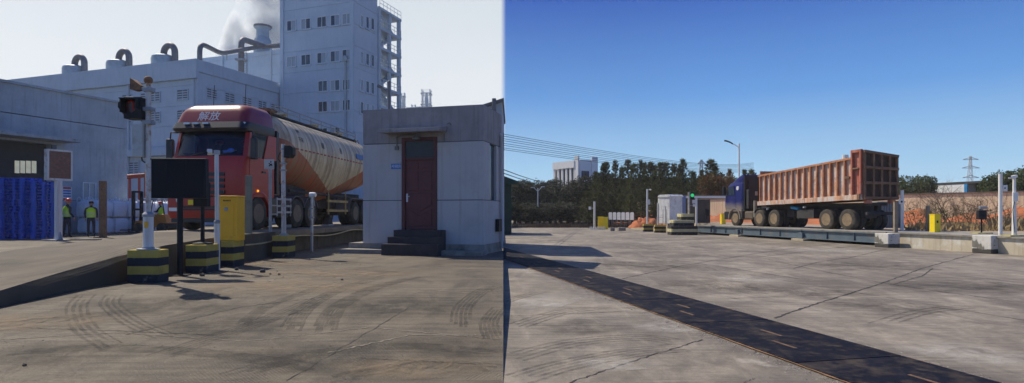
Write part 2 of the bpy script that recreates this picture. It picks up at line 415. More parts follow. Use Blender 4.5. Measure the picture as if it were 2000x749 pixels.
for i, (x, y, s) in enumerate([(513,533,.06),(528,537,.025),(48,715,.02),(462,528,.045),(668,548,.025),(395,540,.05),(545,538,.03),(700,470,.12),(690,478,.07)]):
    p = gl(x, y); rn = random.Random(i); b = MB(); b.sphere((0,0,s*.5), s, 8, 6, (1,.8,.75))
    b.v = [(a*rn.uniform(.8,1.2), c*rn.uniform(.8,1.2), max(0, d*rn.uniform(.85,1.15))) for a, c, d in b.v]
    o = b.build('loose_stone', M_darkc if s < .1 else M_grit); o.location = p
    tag(o, 'loose %s lying on the brown yard %s' % ('stone' if s < .1 else 'rubble lump', ['near the striped blocks','near the camera post','in the bottom left corner','by the yellow barrier block','below the booth step','beside the screen post','behind the others by the camera post','at the foot of the booth corner','in front of the booth corner'][i]), 'stone', 'loose stones')

# ------------------------------------------------------------------ ramp and weighbridge of the raised yard
DX = lambda y: -7.08+.035*(y-10)                 # near edge line
prof = [(5.6,GL-.05),(6.6,.235),(8.0,.335),(9.4,.53),(10.6,.675),(11.9,.79),(13.4,.86),(15.0,.89),(17.0,.9)]
b = MB(); n = len(prof)
vs = [(DX(y), y, z) for y, z in prof]+[(-10.55, y+(.5 if y < 16 else 0), max(z-.13*min(1,(17-y)/2), .19)) for y, z in prof]+[(DX(y), y, -.01) for y, z in prof]+[(-10.55, y+(.5 if y < 16 else 0), -.01) for y, z in prof]
fs = []
for i in range(n-1): fs += [(i, i+1, n+i+1, n+i), (i, 2*n+i, 2*n+i+1, i+1), (n+i, n+i+1, 3*n+i+1, 3*n+i)]
fs += [(n-1, 2*n+n-1, 3*n+n-1, n+n-1)]
b.add(vs, fs); ramp = tag(b.build('approach_ramp', M_dust), kind='structure')
for i, pts in enumerate([[(10,545),(120,528),(200,505),(285,478)], [(60,560),(160,532),(235,505),(300,487)], [(0,520),(110,508),(230,482)], [(0,555),(90,545),(200,516),(270,490)]]):
    q = []
    for x, y in pts:                                # find the point on the sloping ramp under this track
        for k in range(600):
            Y = 7+k*.014; zz = next((z0+(z1-z0)*(Y-y0)/(y1-y0) for (y0,z0),(y1,z1) in zip(prof, prof[1:]) if y0 <= Y <= y1), .9)
            if HY+F*(CZ-zz)/Y <= y: break
        q.append(Vector((XW(x, Y), Y, zz+.012)))
    bb = MB()
    for off in (-.12, 0, .12):
        for j in range(len(q)-1):
            for s in range(8):
                a0, a1 = q[j].lerp(q[j+1], s/8), q[j].lerp(q[j+1], (s+1)/8)
                bb.quad(a0+Vector((off,0,0)), a1+Vector((off,0,0)), a1+Vector((off+.05,0,0)), a0+Vector((off+.05,0,0)))
    bb.build('tyre_mark', M_rub, ramp, fix=False)
wbl = thing('weighbridge', 'low concrete and steel weighbridge under the red tanker truck', 'weighbridge', (0,0,0))
M_deck = pm('dusty_deck_plate', (.20, .17, .13), .85, .1, var=.25, scale=1.5, dirt=(.16,.14,.11), dscale=1.2)
for i in range(4):
    y0, y1 = 17.02+i*4.1, 17.02+(i+1)*4.1-.03
    MB().add([(DX(y0),y0,.74),(-10.75,y0,.74),(-10.75,y1,.74),(DX(y1),y1,.74),(DX(y0),y0,.9),(-10.75,y0,.9),(-10.75,y1,.9),(DX(y1),y1,.9)],
             [(0,1,2,3),(7,6,5,4),(0,4,5,1),(1,5,6,2),(2,6,7,3),(3,7,4,0)]).build('deck_panel', M_deck, wbl)
    MB().add([(DX(y0)-.28,y0,.2),(-10.8,y0,.2),(-10.8,y1,.2),(DX(y1)-.28,y1,.2),(DX(y0)-.28,y0,.738),(-10.8,y0,.738),(-10.8,y1,.738),(DX(y1)-.28,y1,.738)],
             [(0,1,2,3),(7,6,5,4),(0,4,5,1),(1,5,6,2),(2,6,7,3),(3,7,4,0)]).build('pit_beam', M_darkc, wbl)
part('cable_conduit', pm('faded_hose', (.50,.42,.22), .7), wbl, lambda b: b.tube([(DX(y)+.03+.02*math.sin(y*2), y, .66+.05*math.sin(y*1.1)+(.03*(y-15)/8)) for y in [15.2+.4*k for k in range(32)]], .022, 6))
ex = MB(); ex.box(-11.0,-6.35,33.5,46,-.01,.88); tag(ex.build('exit_ramp', M_dust), kind='structure')

# ------------------------------------------------------------------ buildings of the plant
PAZ = 19.4; pe = Vector((math.cos(R(PAZ)), -math.sin(R(PAZ)), 0)); pn = Vector((math.sin(R(PAZ)), math.cos(R(PAZ)), 0))
def along(o, d, px):
    """distance along direction d from o at which the photo column px is crossed"""
    u = (px-CX)/F; return (u*o.y-o.x)/(d.x-u*d.y)
def courses(root, name, m, face, a0, a1, z0, z1, hs, t=.05, gap=.05):
    """render panels of one wall face, split by recessed joints; face 'f' lies on y=0, 'r' on x=0 (plus offset)"""
    z = z0
    while z < z1-.01:
        zt = min(z+hs, z1)
        if face[0] == 'f': pbox(name, m, root, a0, a1, face[1]-t, face[1], z, zt-gap)
        else: pbox(name, m, root, face[1], face[1]+t, a0, a1, z, zt-gap)
        z = zt
def window(root, face, a, z, wd, h, off, m=None, split=2):
    fr = MB(); th = .05
    def B(b, a0, a1, d0, d1, z0, z1):
        if face == 'f': b.box(a0, a1, off-d1, off-d0, z0, z1)
        else: b.box(off+d0, off+d1, a0, a1, z0, z1)
    B(fr, a, a+wd, 0, .09, z+h-th, z+h); B(fr, a, a+wd, 0, .09, z, z+th); B(fr, a, a+th, 0, .09, z+th, z+h-th); B(fr, a+wd-th, a+wd, 0, .09, z+th, z+h-th)
    for k in range(1, split): B(fr, a+wd*k/split-th/2, a+wd*k/split+th/2, 0, .09, z+th, z+h-th)
    f = fr.build('window', M_frame, root)
    for k in range(split):
        p = MB(); B(p, a+wd*k/split+th*.6, a+wd*(k+1)/split-th*.6, .01, .03, z+th, z+h-th); p.build('pane', M_pane if RW.random() < .55 else M_pane2, f)
    s = MB(); B(s, a-.1, a+wd+.1, 0, .14, z-.12, z-.001); s.build('sill', M_wall, f)
RW = random.Random(12)
def louver(root, face, a, z, wd, h, off):
    def B(b, a0, a1, d0, d1, z0, z1):
        if face == 'f': b.box(a0, a1, off-d1, off-d0, z0, z1)
        else: b.box(off+d0, off+d1, a0, a1, z0, z1)
    fr = MB(); th = .07
    B(fr, a, a+wd, 0, .1, z+h-th, z+h); B(fr, a, a+wd, 0, .1, z, z+th)
    for q in (0, .5, 1): B(fr, a+q*(wd-th), a+q*(wd-th)+th, 0, .1, z+th, z+h-th)
    f = fr.build('louvre', M_wall, root)
    bk = MB(); B(bk, a+th, a+wd-th, .002, .01, z+th, z+h-th); bk.build('louvre_back', M_joint, f)
    sl = MB(); k = 0
    while z+th+.04+k*.24 < z+h-th-.1: B(sl, a+th, a+wd-th, .02, .09, z+th+.04+k*.24, z+th+.15+k*.24); k += 1
    sl.build('louvre_slats', M_wall, f)

# long production hall
A = Vector((XW(385, 60), 60, 0))
hall = thing('production_hall', 'long pale blue production hall with louvred walls and roof vents', 'building', (A.x, A.y, GL), PAZ)
HT = HW(118, 60)-GL
pbox('wall_core', M_wall, hall, -29, -.06, .06, 34, 0, HT-.02)
courses(hall, 'wall_panel', M_wall, ('f', .06), -29, -.005, 0, HT-1.9, 2.05, t=.06)
courses(hall, 'wall_panel', M_wall, ('r', -.06), .005, 34, 0, HT-1.2, 2.05, t=.06)
pbox('parapet', M_wall, hall, -29, .16, -.3, .055, HT-1.85, HT+.1)
pbox('parapet', M_wall, hall, -.055, .1, .06, 34, HT-1.15, HT+.1)
pbox('eaves_band', M_wall, hall, -29, -.0, -.55, -.003, 7.2, 7.9)
for px in (175, 248, 285, 303, 357):
    t = -along(A, -pe, px)
    for zz in (HT-4.0, HT-6.1):
        louver(hall, 'f', t-.75, zz, 1.55, 1.15, 0)
for px in (357, 262, 305): louver(hall, 'f', -along(A, -pe, px)-.75, 5.3, 1.5, 1.5, 0)
for px in (413, 448, 482, 512, 536):
    t = along(A, pn, px)
    for zz in (HT-3.7, HT-6.1): louver(hall, 'r', t-.7, zz, 1.4, 1.15, 0)
for t in (-.35, -9.5, -18.5): part('downpipe', M_wall, hall, lambda b: b.tube([(t,-.12,0),(t,-.12,HT-1.9)], .09, 8), True)
M_dome = pm('vent_grey', (.36, .42, .47), .6, .2, var=.1, dirt=(.25,.28,.3), dscale=1)
for i, px in enumerate((146, 232, 320)):
    base = A+pn*2.2; t = along(base, -pe, px)
    v = thing('roof_vent', 'domed roof vent with a gooseneck duct, %s of three on the hall roof' % ('leftmost', 'middle', 'rightmost')[i], 'roof vent', base-pe*t+Vector((0,0,GL+HT+.5)), PAZ, 'domed roof vents')
    part('dome', M_dome, v, lambda b: b.lathe([(1.22,-.9),(1.24,.75),(1.16,1.0),(.8,1.18),(.4,1.25)], n=28), True)
    part('gooseneck', M_pipe, v, lambda b: b.tube([(0,0,1.15),(0,0,1.3)]+[(.80-.80*math.cos(R(a)), 0, 1.4+.80*math.sin(R(a))) for a in range(0,181,15)]+[(1.62,0,.9),(1.62,0,-.9)], .33, 14), True)
    part('neck_flange', M_pipe, v, lambda b: b.lathe([(.42,1.15),(.42,1.3)], n=20))
# rear block with the pipes and the stack
Bo = Vector((XW(548, 76), 76, 0))
rear = thing('rear_block', 'pale blue rear block behind the hall carrying the steaming stack', 'building', (Bo.x, Bo.y, GL), PAZ)
HB = HW(96, 76)-GL
pbox('wall_core', M_wall, rear, -16, 2, .06, 14, 0, HB-.02)
courses(rear, 'wall_panel', M_wall, ('f', .06), -16, 2, 14, HB, 2.6, t=.06)
for k in range(4): part('downpipe', M_wall, rear, lambda b: b.tube([(-1.5-4*k,-.1,10),(-1.5-4*k,-.1,HB)], .1, 8), True)
pbox('lower_roof', M_wall, rear, -14, 1.5, -2.6, -.05, 14.6, 15.6)
rl = MB()
for k in range(12): rl.tube([(-8+k*.8,-2.5,15.6),(-8+k*.8,-2.5,16.5)], .03, 5)
for h in (16.05, 16.5): rl.tube([(-8,-2.5,h),(.8,-2.5,h)], .03, 5)
rl.build('roof_railing', M_steel, rear)
stp = Bo+pn*4; t = along(stp, -pe, 513)
st = thing('steam_stack', 'short grey steam stack with a wide rim on the rear block', 'chimney', stp-pe*t+Vector((0,0,GL+HB-.05)), PAZ); st.scale = (1, 1, 1.45)
part('stack_body', M_dome, st, lambda b: b.lathe([(1.15,0),(1.2,1.6),(1.1,2.0),(.85,2.3),(.84,3.0),(1.1,3.15),(1.12,3.35),(.8,3.4),(.75,3.0),(.0,2.9)], n=32), True)
part('rim', M_pipe, st, lambda b: b.lathe([(1.13,3.2),(1.18,3.25),(1.18,3.38),(1.0,3.41)], n=32))
def roof_pipe(label, pts, r, Z):
    o = thing('duct_pipe', label, 'pipe', (0,0,0)); P = [at(x, y, z) for x, y, z in pts]
    Q = [P[0]]
    for i in range(1, len(P)-1):                      # rounded bends
        a, c, d = P[i-1], P[i], P[i+1]; k = 1.0
        e0, e1 = c+(a-c).normalized()*k, c+(d-c).normalized()*k
        Q += [e0.lerp(c, s/4).lerp(c.lerp(e1, s/4), s/4) for s in range(5)]
    Q.append(P[-1]); part('pipe_run', M_pipe, o, lambda b: b.tube(Q, r, 12), True)
    return o
o = roof_pipe('thin grey duct rising from the hall roof corner and bending towards the stack', [(390,128,63),(390,84,63),(432,105,67),(470,98,72),(508,92,79)], .26, 70)
part('pipe_support', M_steel, o, lambda b: b.tube([at(443,103,69), at(443,118,69)], .06, 6))
o = roof_pipe('thicker grey duct standing on the lower roof and bending into the stack', [(471,142,73),(471,76,73),(513,90,79)], .36, 75)
part('flange', M_steel, o, lambda b: b.cbox(at(471,118,73), (1.1,1.1,.25)))
o = roof_pipe('short level duct between the stack and the tall tower', [(513,92,80),(548,89,78)], .3, 79)
cg = thing('caged_ladder', 'small dark ladder cage beside the thicker duct', 'ladder', (0,0,0))
lb = MB(); p0, p1 = at(478,144,73), at(478,104,73)
for dx in (-.25,.25): lb.tube([p0+Vector((dx,0,0)), p1+Vector((dx,0,0))], .04, 5)
for k in range(9): q = p0.lerp(p1, k/8); lb.tube([q+Vector((-.25,0,0)), q+Vector((.25,0,0))], .03, 5)
lb.build('rungs', M_steel, cg)
# tall tower
To = Vector((XW(548, 71), 71, 0)); TW = along(To, pe, 692); TH = 28.2
tw = thing('plant_tower', 'tall pale blue plant tower with rows of windows', 'building', (To.x, To.y, GL), PAZ)
TD = along(To+pe*TW, pn, 737)
pbox('wall_core', M_wall, tw, .06, TW-.06, .06, TD, 0, TH-.05)
courses(tw, 'wall_panel', M_wall, ('f', .06), .0, TW, 8, TH, 2.5, t=.06, gap=.07)
courses(tw, 'wall_panel', M_wall, ('r', TW-.06), .06, TD, 8, TH, 2.5, t=.06, gap=.07)
part('corner_strip', M_wall, tw, lambda b: b.box(TW-.55,TW-.05,-.12,-.003,0,TH))
part('corner_strip', M_wall, tw, lambda b: b.box(.0,.5,-.12,-.003,0,TH))
part('downpipe', M_dome, tw, lambda b: b.tube([(TW-1.1,-.18,6),(TW-1.1,-.18,HW(122,68))], .12, 8), True)
part('pipe_hood', M_dome, tw, lambda b: b.sphere((TW-1.1,-.18,HW(120,68)), .3, 10, 8, (1,1,1.4)), True)
for xs, py in (((561,589,620,646,669), 62), ((561,589,620,646,669), 132), ((622,646,670), 180), ((622,646,670), 220), ((622,646), 272)):
    for px in xs:
        a = along(To, pe, px); a1 = along(To, pe, px+18); p = To+pe*a
        window(tw, 'f', a, HW(py+(px-561)*-.12 if py < 160 else py-(px-620)*.06, p.y)-GL, a1-a, 1.25, 0)
for py in (52, 124, 178, 222):
    for px in (703, 714, 724):
        o0 = To+pe*TW; a = along(o0, pn, px); a1 = along(o0, pn, px+6); p = o0+pn*a
        window(tw, 'r', a, HW(py+(px-703)*.25, p.y)-GL, a1-a, 1.4, TW, split=1)
# open stair tower on its side
s0 = To+pe*TW+pn*(TD+.1); SL = along(s0, pn, 781)
stt = thing('stair_tower', 'open concrete stair tower with landings beside the plant tower', 'stair tower', (s0.x, s0.y, GL), PAZ)
SH, SW = HW(22, 74)-GL, 2.6
for cx in (-SW, -.02):
    for cy in (.25, SL*.5, SL-.25): pbox('column', M_wall, stt, cx-.2, cx+.2, cy-.2, cy+.2, 0, SH)
nf = 11; fh = SH/nf
for k in range(1, nf+1):
    pbox('landing', M_wall, stt, -SW-.25, .25, .0, SL, k*fh-.35, k*fh-.05)
    if k < nf:
        f = MB(); d = 1 if k % 2 else -1
        y0, y1 = (.5, SL-.5) if d > 0 else (SL-.5, .5)
        f.beam((-.9,y0,k*fh-.1), (-.9,y1,(k+1)*fh-.1), 1.1, .22); f.build('stair_flight', M_wall, stt)
    r = MB()
    for h in (.45, .9): r.tube([(.22,.1,k*fh-.05+h),(.22,SL-.1,k*fh-.05+h)], .035, 5)
    for q in range(7): yy = .1+(SL-.2)*q/6; r.tube([(.22,yy,k*fh-.05),(.22,yy,k*fh+.86)], .03, 5)
    r.build('railing', M_frame, stt)
# refinery columns far away
M_far = pm('far_steel', (.55, .60, .64), .8, var=.05, bump=0)
for i, (px, top, wd, Z) in enumerate(((833, 176, 19, 210), (787, 182, 9, 240), (808, 205, 8, 235))):
    p = at(px, 416, Z); H = HW(top, Z); hw = wd/F*Z/2
    o = thing('lattice_column', ('tall distant refinery column wrapped in platforms', 'slim distant refinery column beside the stair tower', 'short distant refinery column between two taller ones')[i], 'refinery column', (p.x, p.y, 0))
    part('vessel', M_far, o, lambda b: b.lathe([(hw*.42,0),(hw*.42,H-3),(hw*.2,H-1)], n=14), True)
    f = MB(); levels = int(H/4)
    for sx2 in (-1, 1):
        for sy2 in (-1, 1): f.tube([(sx2*hw*.8,sy2*hw*.8,0),(sx2*hw*.8,sy2*hw*.8,H)], .18, 5)
    for k in range(levels):
        z = H-1.5-k*4
        for a, c in (((-1,-1),(1,-1)),((1,-1),(1,1)),((1,1),(-1,1)),((-1,1),(-1,-1))):
            f.beam((a[0]*hw,a[1]*hw,z), (c[0]*hw,c[1]*hw,z), .3, .35); f.beam((a[0]*hw,a[1]*hw,z+1.1), (c[0]*hw,c[1]*hw,z+1.1), .1, .1)
            f.beam((a[0]*hw*.8,a[1]*hw*.8,z-4), (c[0]*hw*.8,c[1]*hw*.8,z), .14, .14)
    f.build('frame', M_far, o)
part('pipe_bridge', M_far, o, lambda b: b.beam((-3,0,HW(212,235)), (6,0,HW(209,235)), .5, .6))
# ------------------------------------------------------------------ warehouse on the far left
K = Vector((XW(248, 40), 40, 0)); WL = 22.0
wr = K-pn*WL
wh = thing('warehouse', 'weathered pale warehouse with a dark open doorway', 'building', (wr.x, wr.y, GL), PAZ)
def wy(px): return WL-along(K, -pn, px)
WH = HW(205, 40)-GL
yd = wy(100); zd = HW(283, (K-pn*(WL-yd)).y)-GL
M_int = pm('dark_interior', (.03, .032, .036), .9)
pbox('wall_core', M_int, wh, -18, -.62, .2, WL-.1, 0, WH-.3)
def wp(y0, y1, z0, z1, m=M_wall2, t=.6, nm='wall_panel'): return pbox(nm, m, wh, -t, 0, y0, y1, z0, z1)
zs = [HW(310, 40)-GL, HW(254, 40)-GL]
wp(yd, WL, 0, 2.0); wp(yd, WL, 2.03, zs[0]); wp(yd-7, WL, max(zs[0]+.05, zd+.02), zs[1]); wp(yd-7, WL, zs[1]+.05, WH)
wp(yd, WL, zs[0]+.002, zd+.018, t=.58, nm='joint_strip')
wp(.2, yd-7, 0, WH)
pbox('back_wall', M_wall2, wh, -18, -.61, WL-.09, WL, 0, WH-.02)
pbox('coping', M_wall2, wh, -.7, .12, .2, WL+.05, WH+.002, WH+.14)
cn = MB(); cn.box(.01, 1.5, yd-8, wy(126), zd+.15, zd+.33); cn.build('door_canopy', pm('canopy_concrete', (.36,.38,.40), .9, dirt=(.2,.2,.2)), wh)
dl = pbox('sliding_door', pm('door_dark', (.022, .026, .034), .7, var=.2), wh, -.5, -.42, yd-7, yd-.02, 0, zd)
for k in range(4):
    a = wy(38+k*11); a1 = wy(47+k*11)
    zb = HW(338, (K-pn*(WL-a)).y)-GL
    pbox('pane', pm('glowing_pane', (.62,.60,.45), .3, bump=0, emit=.35), dl, -.418, -.40, a, a1, zb, zb+.72)  # panes glow by themselves, standing in for daylight behind them
pbox('door_frame', pm('blue_frame', (.10,.13,.18), .6), wh, -.41, .05, yd+.003, yd+.28, 0, zd)
a = wy(160); window(wh, 'r', a, HW(392, 37.5)-GL, wy(186)-a, 1.15, 0)
def board(px0, px1, py0, py1, rows):
    a, c = wy(px0), wy(px1); Zm = (K-pn*(WL-a)).y; z0, z1 = HW(py1, Zm)-GL, HW(py0, Zm)-GL
    o = pbox('notice_board', M_white, wh, .005, .04, a, c, z0, z1)
    for f0, f1, m in rows: pbox('printed_band', m, o, .042, .045, a+.04, c-.04, z0+(z1-z0)*f0, z0+(z1-z0)*f1)
M_red = pm('sign_red', (.55,.05,.06), .6, bump=0); M_blu = pm('sign_blue', (.05,.12,.42), .6, bump=0)
board(121, 139, 365, 390, [(.82,.98,M_red),(.62,.74,M_blu),(.42,.54,M_blu),(.22,.32,M_blu),(.0,.1,M_red)])
board(102, 111, 362, 388, [(.85,.97,M_blu),(.5,.53,M_cabinet),(.35,.38,M_cabinet)])
M_wire = pm('wire_black', (.02,.02,.022), .7, bump=0)

# ------------------------------------------------------------------ far yard: sign, post, bags, pallets
p = gnd(114, 471, GL)
o = thing('led_sign', 'rusty framed board sign on a pale post before the warehouse', 'sign', p, 24)
Zp = p.y
part('post', M_white, o, lambda b: b.box(-.13,.13,-.1,.1,.06,HW(353,Zp)-GL), bevel=.01)
pbox('base_plate', M_steel, o, -.35,.35,-.3,.3,0,.06)
gs = MB()
for s in (-1, 1): gs.prism([(s*.13,.06),(s*.33,.06),(s*.13,.4)], -.02, .02, 'Y')
gs.build('gusset', M_steel, o)
z0, z1 = HW(353,Zp)-GL, HW(293,Zp)-GL
bx = pbox('sign_case', M_rustw, o, -.22,.02,-.45,.55,z0,z1)
o2 = pbox('sign_face', pm('faded_led_face', (.20,.10,.075), .6, var=.3, scale=9), o, .022,.03,-.4,.5,z0+.08,z1-.08)
rim = MB()
for c in ((-.45,.55,z0,z0+.09),(-.45,.55,z1-.07,z1),(-.45,-.39,z0+.09,z1-.07),(.49,.55,z0+.09,z1-.07)): rim.box(.021,.06,c[0],c[1],c[2],c[3])
rim.build('rim', M_white, o)
led = MB()
for k in range(7): led.box(.031,.034,-.38,.48,z0+.16+k*(z1-z0-.3)/7,z0+.16+k*(z1-z0-.3)/7+.02)
led.build('module_joint', M_rust, o2)
p = gnd(201, 464.5, GL)
o = thing('steel_post', 'bare rust brown steel post standing by the two workers', 'post', p)
part('post', M_rust, o, lambda b: b.box(-.14,.14,-.1,.1,0,HW(354,p.y)-GL), bevel=.01); pbox('base_plate', M_rust, o, -.35,.1,-.2,.2,-.0,.03)
kb = MB(); kb.cbox((XW(140,26.6),26.6,GL+.03), (2.4,.2,.06), rz=R(8)); tag(kb.build('kerb', M_conc), kind='structure')

M_bag = pm('woven_white_bag', (.80,.81,.84), .9, var=.06, scale=4, bump=.35, bs=14)
M_strap = pm('bag_strap', (.68,.69,.72), .9, bump=0)
bagmesh = []
for k in range(4):
    rn = random.Random(k); rings = []
    for i, (h, s) in enumerate([(0,.80),(.06,.96),(.35,1.04),(.7,1.06),(1.0,1.0),(1.12,.9),(1.2,.55),(1.24,.2)]):
        rg = []
        for q in range(24):
            t = 2*math.pi*q/24; c, s2 = math.cos(t), math.sin(t); sq = 1/max(abs(c), abs(s2))**.72
            r = .47*s*sq*(1+.035*math.sin(3*t+h*4+k)+rn.uniform(-.012,.012)); rg.append((r*c, r*s2, h+rn.uniform(-.015,.015) if i else 0))
        rings.append(rg)
    bagmesh.append(MB().loft(rings).mesh('bulk_bag', M_bag, True))
strapmesh = []
for k in range(3):
    b = MB(); rn = random.Random(k+40)
    for sx2 in (-1, 1):
        for sy2 in (-1, 1):
            c = Vector((sx2*.33, sy2*.33, 1.08)); a = rn.uniform(0, 3); d = Vector((math.cos(a), math.sin(a), 0))*.12; h = rn.uniform(.28,.46)
            b.tube([c-d, c-d*.9+Vector((0,0,h*.7)), c+Vector((0,0,h)), c+d*.9+Vector((0,0,h*.65)), c+d], .022, 5)
    b.tube([(0,0,1.2),(.03,.02,1.35),(-.04,.05,1.5)], [.09,.04,.1], 7)
    strapmesh.append(b.mesh('strap', M_strap, True))
for tier in range(2):
    for row in range(2):
        for q in range(8):
            sd_ = 3.4-q*.98+(.12 if tier else 0); pos = K-pn*sd_+pe*(2.35-row*1.05+random.uniform(-.06,.06))
            o = thing('bulk_bag', 'full white bulk bag, %s tier of the %s row, %s from the left' % (('lower', 'upper')[tier], ('front', 'back')[row], ('first','second','third','fourth','fifth','sixth','seventh','eighth')[q]), 'bulk bag', (pos.x, pos.y, GL+tier*.99), random.uniform(-8,8)+15, 'white bulk bags by the warehouse')
            s = random.uniform(.94,1.0)
            inst('sack', bagmesh[(q+row*2+tier) % 4], o, scale=(s,s,s*.82)); inst('strap', strapmesh[q % 3], o, scale=(s,s,s*.82))

NUM = ['lowest','second','third','fourth','fifth','sixth','seventh','eighth','ninth','tenth','eleventh','twelfth','thirteenth','fourteenth','fifteenth','sixteenth','seventeenth','eighteenth','nineteenth','twentieth']
M_pal = pm('blue_pallet_plastic', (.008,.085,.50), .5, var=.15, bump=.1)
pb = MB(); W2, D2 = .6, .5
for y in (-.42,-.21,0,.21,.42): pb.box(-W2,W2,y-.075,y+.075,.115,.145)
for x in (-.5,0,.5):
    for y in (-.42,0,.42): pb.box(x-.09,x+.09,y-.07,y+.07,.028,.114)
for x in (-.5,0,.5): pb.box(x-.1,x+.1,-.5,.5,0,.027)
pmesh = pb.mesh('pallet', M_pal)
for st_i, (px, nn, da) in enumerate(((8, 20, 0), (46, 20, 2), (70, 19, -1.5), (-30, 20, 1))):
    pos = gnd(px, 466.5, GL); pos = Vector((XW(px, 28.2+.15*st_i), 28.2+.15*st_i, GL))
    for k in range(nn):
        o = inst('pallet', pmesh, None, (pos.x+random.uniform(-.02,.02), pos.y+random.uniform(-.03,.03), GL+k*.1455), (0,0,R(-12+da+random.uniform(-1.5,1.5))), (.8,1,1))
        tag(o, '%s blue plastic pallet up from the ground in the %s stack' % (NUM[k], ('second', 'third', 'rightmost', 'leftmost')[st_i]), 'pallet', 'stacked blue pallets')

# ------------------------------------------------------------------ forklift and red frame
fp = gnd(304, 455, GL)
fl = thing('forklift', 'orange forklift with a raised dark mast behind the traffic light post', 'forklift', fp, 95)
M_or = pm('forklift_orange', (.62,.20,.02), .5, bump=0); M_tyre = pm('tyre_rubber', (.032,.030,.028), .85, var=.2, bump=.3, dirt=(.10,.085,.065), dscale=3)
part('chassis', M_or, fl, lambda b: b.prism([(-1.0,.35),(1.0,.35),(1.1,.6),(.95,1.15),(.2,1.15),(.1,.75),(-1.0,.75)], -.5, .5, 'X'), bevel=.03)
part('counterweight', M_black, fl, lambda b: b.box(-.52,.52,.7,1.18,.3,.6))
gd = MB()
for x in (-.45,.45): gd.tube([(x,-.75,.75),(x,-.5,2.05),(x,.75,2.05),(x,.9,1.15)], .035, 6)
for y in (-.4,0,.4,.7): gd.tube([(-.45,y,2.05),(.45,y,2.05)], .03, 6)
gd.build('overhead_guard', M_black, fl)
mst = MB()
for x in (-.35,.35): mst.box(x-.06,x+.06,-1.3,-1.12,.1,2.6)
for z in (.4,1.4,2.5): mst.box(-.35,.35,-1.25,-1.18,z,z+.12)
mst.build('mast', M_black, fl)
part('fork', M_black, fl, lambda b: (b.box(-.4,-.28,-2.2,-1.3,.15,.2), b.box(.28,.4,-2.2,-1.3,.15,.2)))
wm = MB().lathe([(.1,-.1),(.29,-.1),(.31,-.06),(.31,.06),(.29,.1),(.1,.1)], n=18, axis='X').mesh('wheel', M_tyre, True)
for x in (-.48,.48):
    for y in (-.75,.75): inst('wheel', wm, fl, (x,y,.31))
pbox('seat', M_black, fl, -.25,.25,.15,.6,.9,1.02)
rf = thing('red_frame', 'dark red pipe frame on posts behind the bulk bags', 'frame', (0,0,0))
M_dred = pm('dull_red_paint', (.30,.05,.05), .6, var=.15, dirt=(.15,.05,.04), dscale=2)
part('crossbar', M_dred, rf, lambda b: b.tube([at(247,346,44), at(285,343,44), at(287,337,44)], .17, 10), True)
for px in (253, 272, 284): part('post', M_dred, rf, lambda b: b.tube([at(px,345,44.1), (XW(px,44.1),44.1,GL)], .09, 8), True)

# ------------------------------------------------------------------ people
M_skin = pm('skin', (.42,.26,.18), .6, bump=0); M_navy = pm('navy_workwear', (.02,.026,.05), .9, bump=.2); M_hiv = pm('hi_vis_lime', (.52,.85,.03), .8, bump=.1); M_refl = pm('reflective_tape', (.6,.62,.6), .5, bump=0)
M_hredr = pm('helmet_red', (.60,.035,.03), .35, bump=0); M_hair = pm('black_hair', (.012,.01,.01), .8, bump=.2)
def skin_mesh(name, verts, edges, m, parent=None, sub=1):
    me = bpy.data.meshes.new(name); me.from_pydata([v[:3] for v in verts], edges, [])
    o = bpy.data.objects.new(name, me); col.objects.link(o)
    o.modifiers.new('skin', 'SKIN')
    for i, v in enumerate(verts):
        s = me.skin_vertices[0].data[i]; s.radius = (v[3], v[4] if len(v) > 4 else v[3])
    me.skin_vertices[0].data[0].use_root = True
    sb = o.modifiers.new('sub', 'SUBSURF'); sb.levels = sb.render_levels = sub
    dg = bpy.context.evaluated_depsgraph_get(); me2 = bpy.data.meshes.new_from_object(o.evaluated_get(dg))
    bpy.data.objects.remove(o); me2.materials.clear(); me2.materials.append(m)
    me2.polygons.foreach_set('use_smooth', [True]*len(me2.polygons))
    ob = bpy.data.objects.new(name, me2); col.objects.link(ob)
    if parent: ob.parent = parent
    return ob
def hand(parent, c, d, m):
    """palm with four unequal curled fingers and a thumb off its side; d = +1 or -1 for the side the thumb leaves"""
    V = [(c[0],c[1],c[2],.03,.018),(c[0],c[1],c[2]-.07,.036,.016)]; E = [(0,1)]
    for i, L in enumerate((.06,.072,.066,.05)):
        o = (i-1.5)*.018; n0 = len(V)
        V += [(c[0]+o*.3, c[1]+o-.005, c[2]-.09, .0085), (c[0]+o*.3+.004, c[1]+o-.014, c[2]-.09-L*.55, .008), (c[0]+o*.3+.004, c[1]+o-.03, c[2]-.09-L*.85, .007)]
        E += [(1,n0),(n0,n0+1),(n0+1,n0+2)]
    n0 = len(V); V += [(c[0]+.01, c[1]-d*.035, c[2]-.04, .010), (c[0]+.012, c[1]-d*.055, c[2]-.075, .009)]; E += [(0,n0),(n0,n0+1)]
    return skin_mesh('hand', V, E, m, parent, 1)
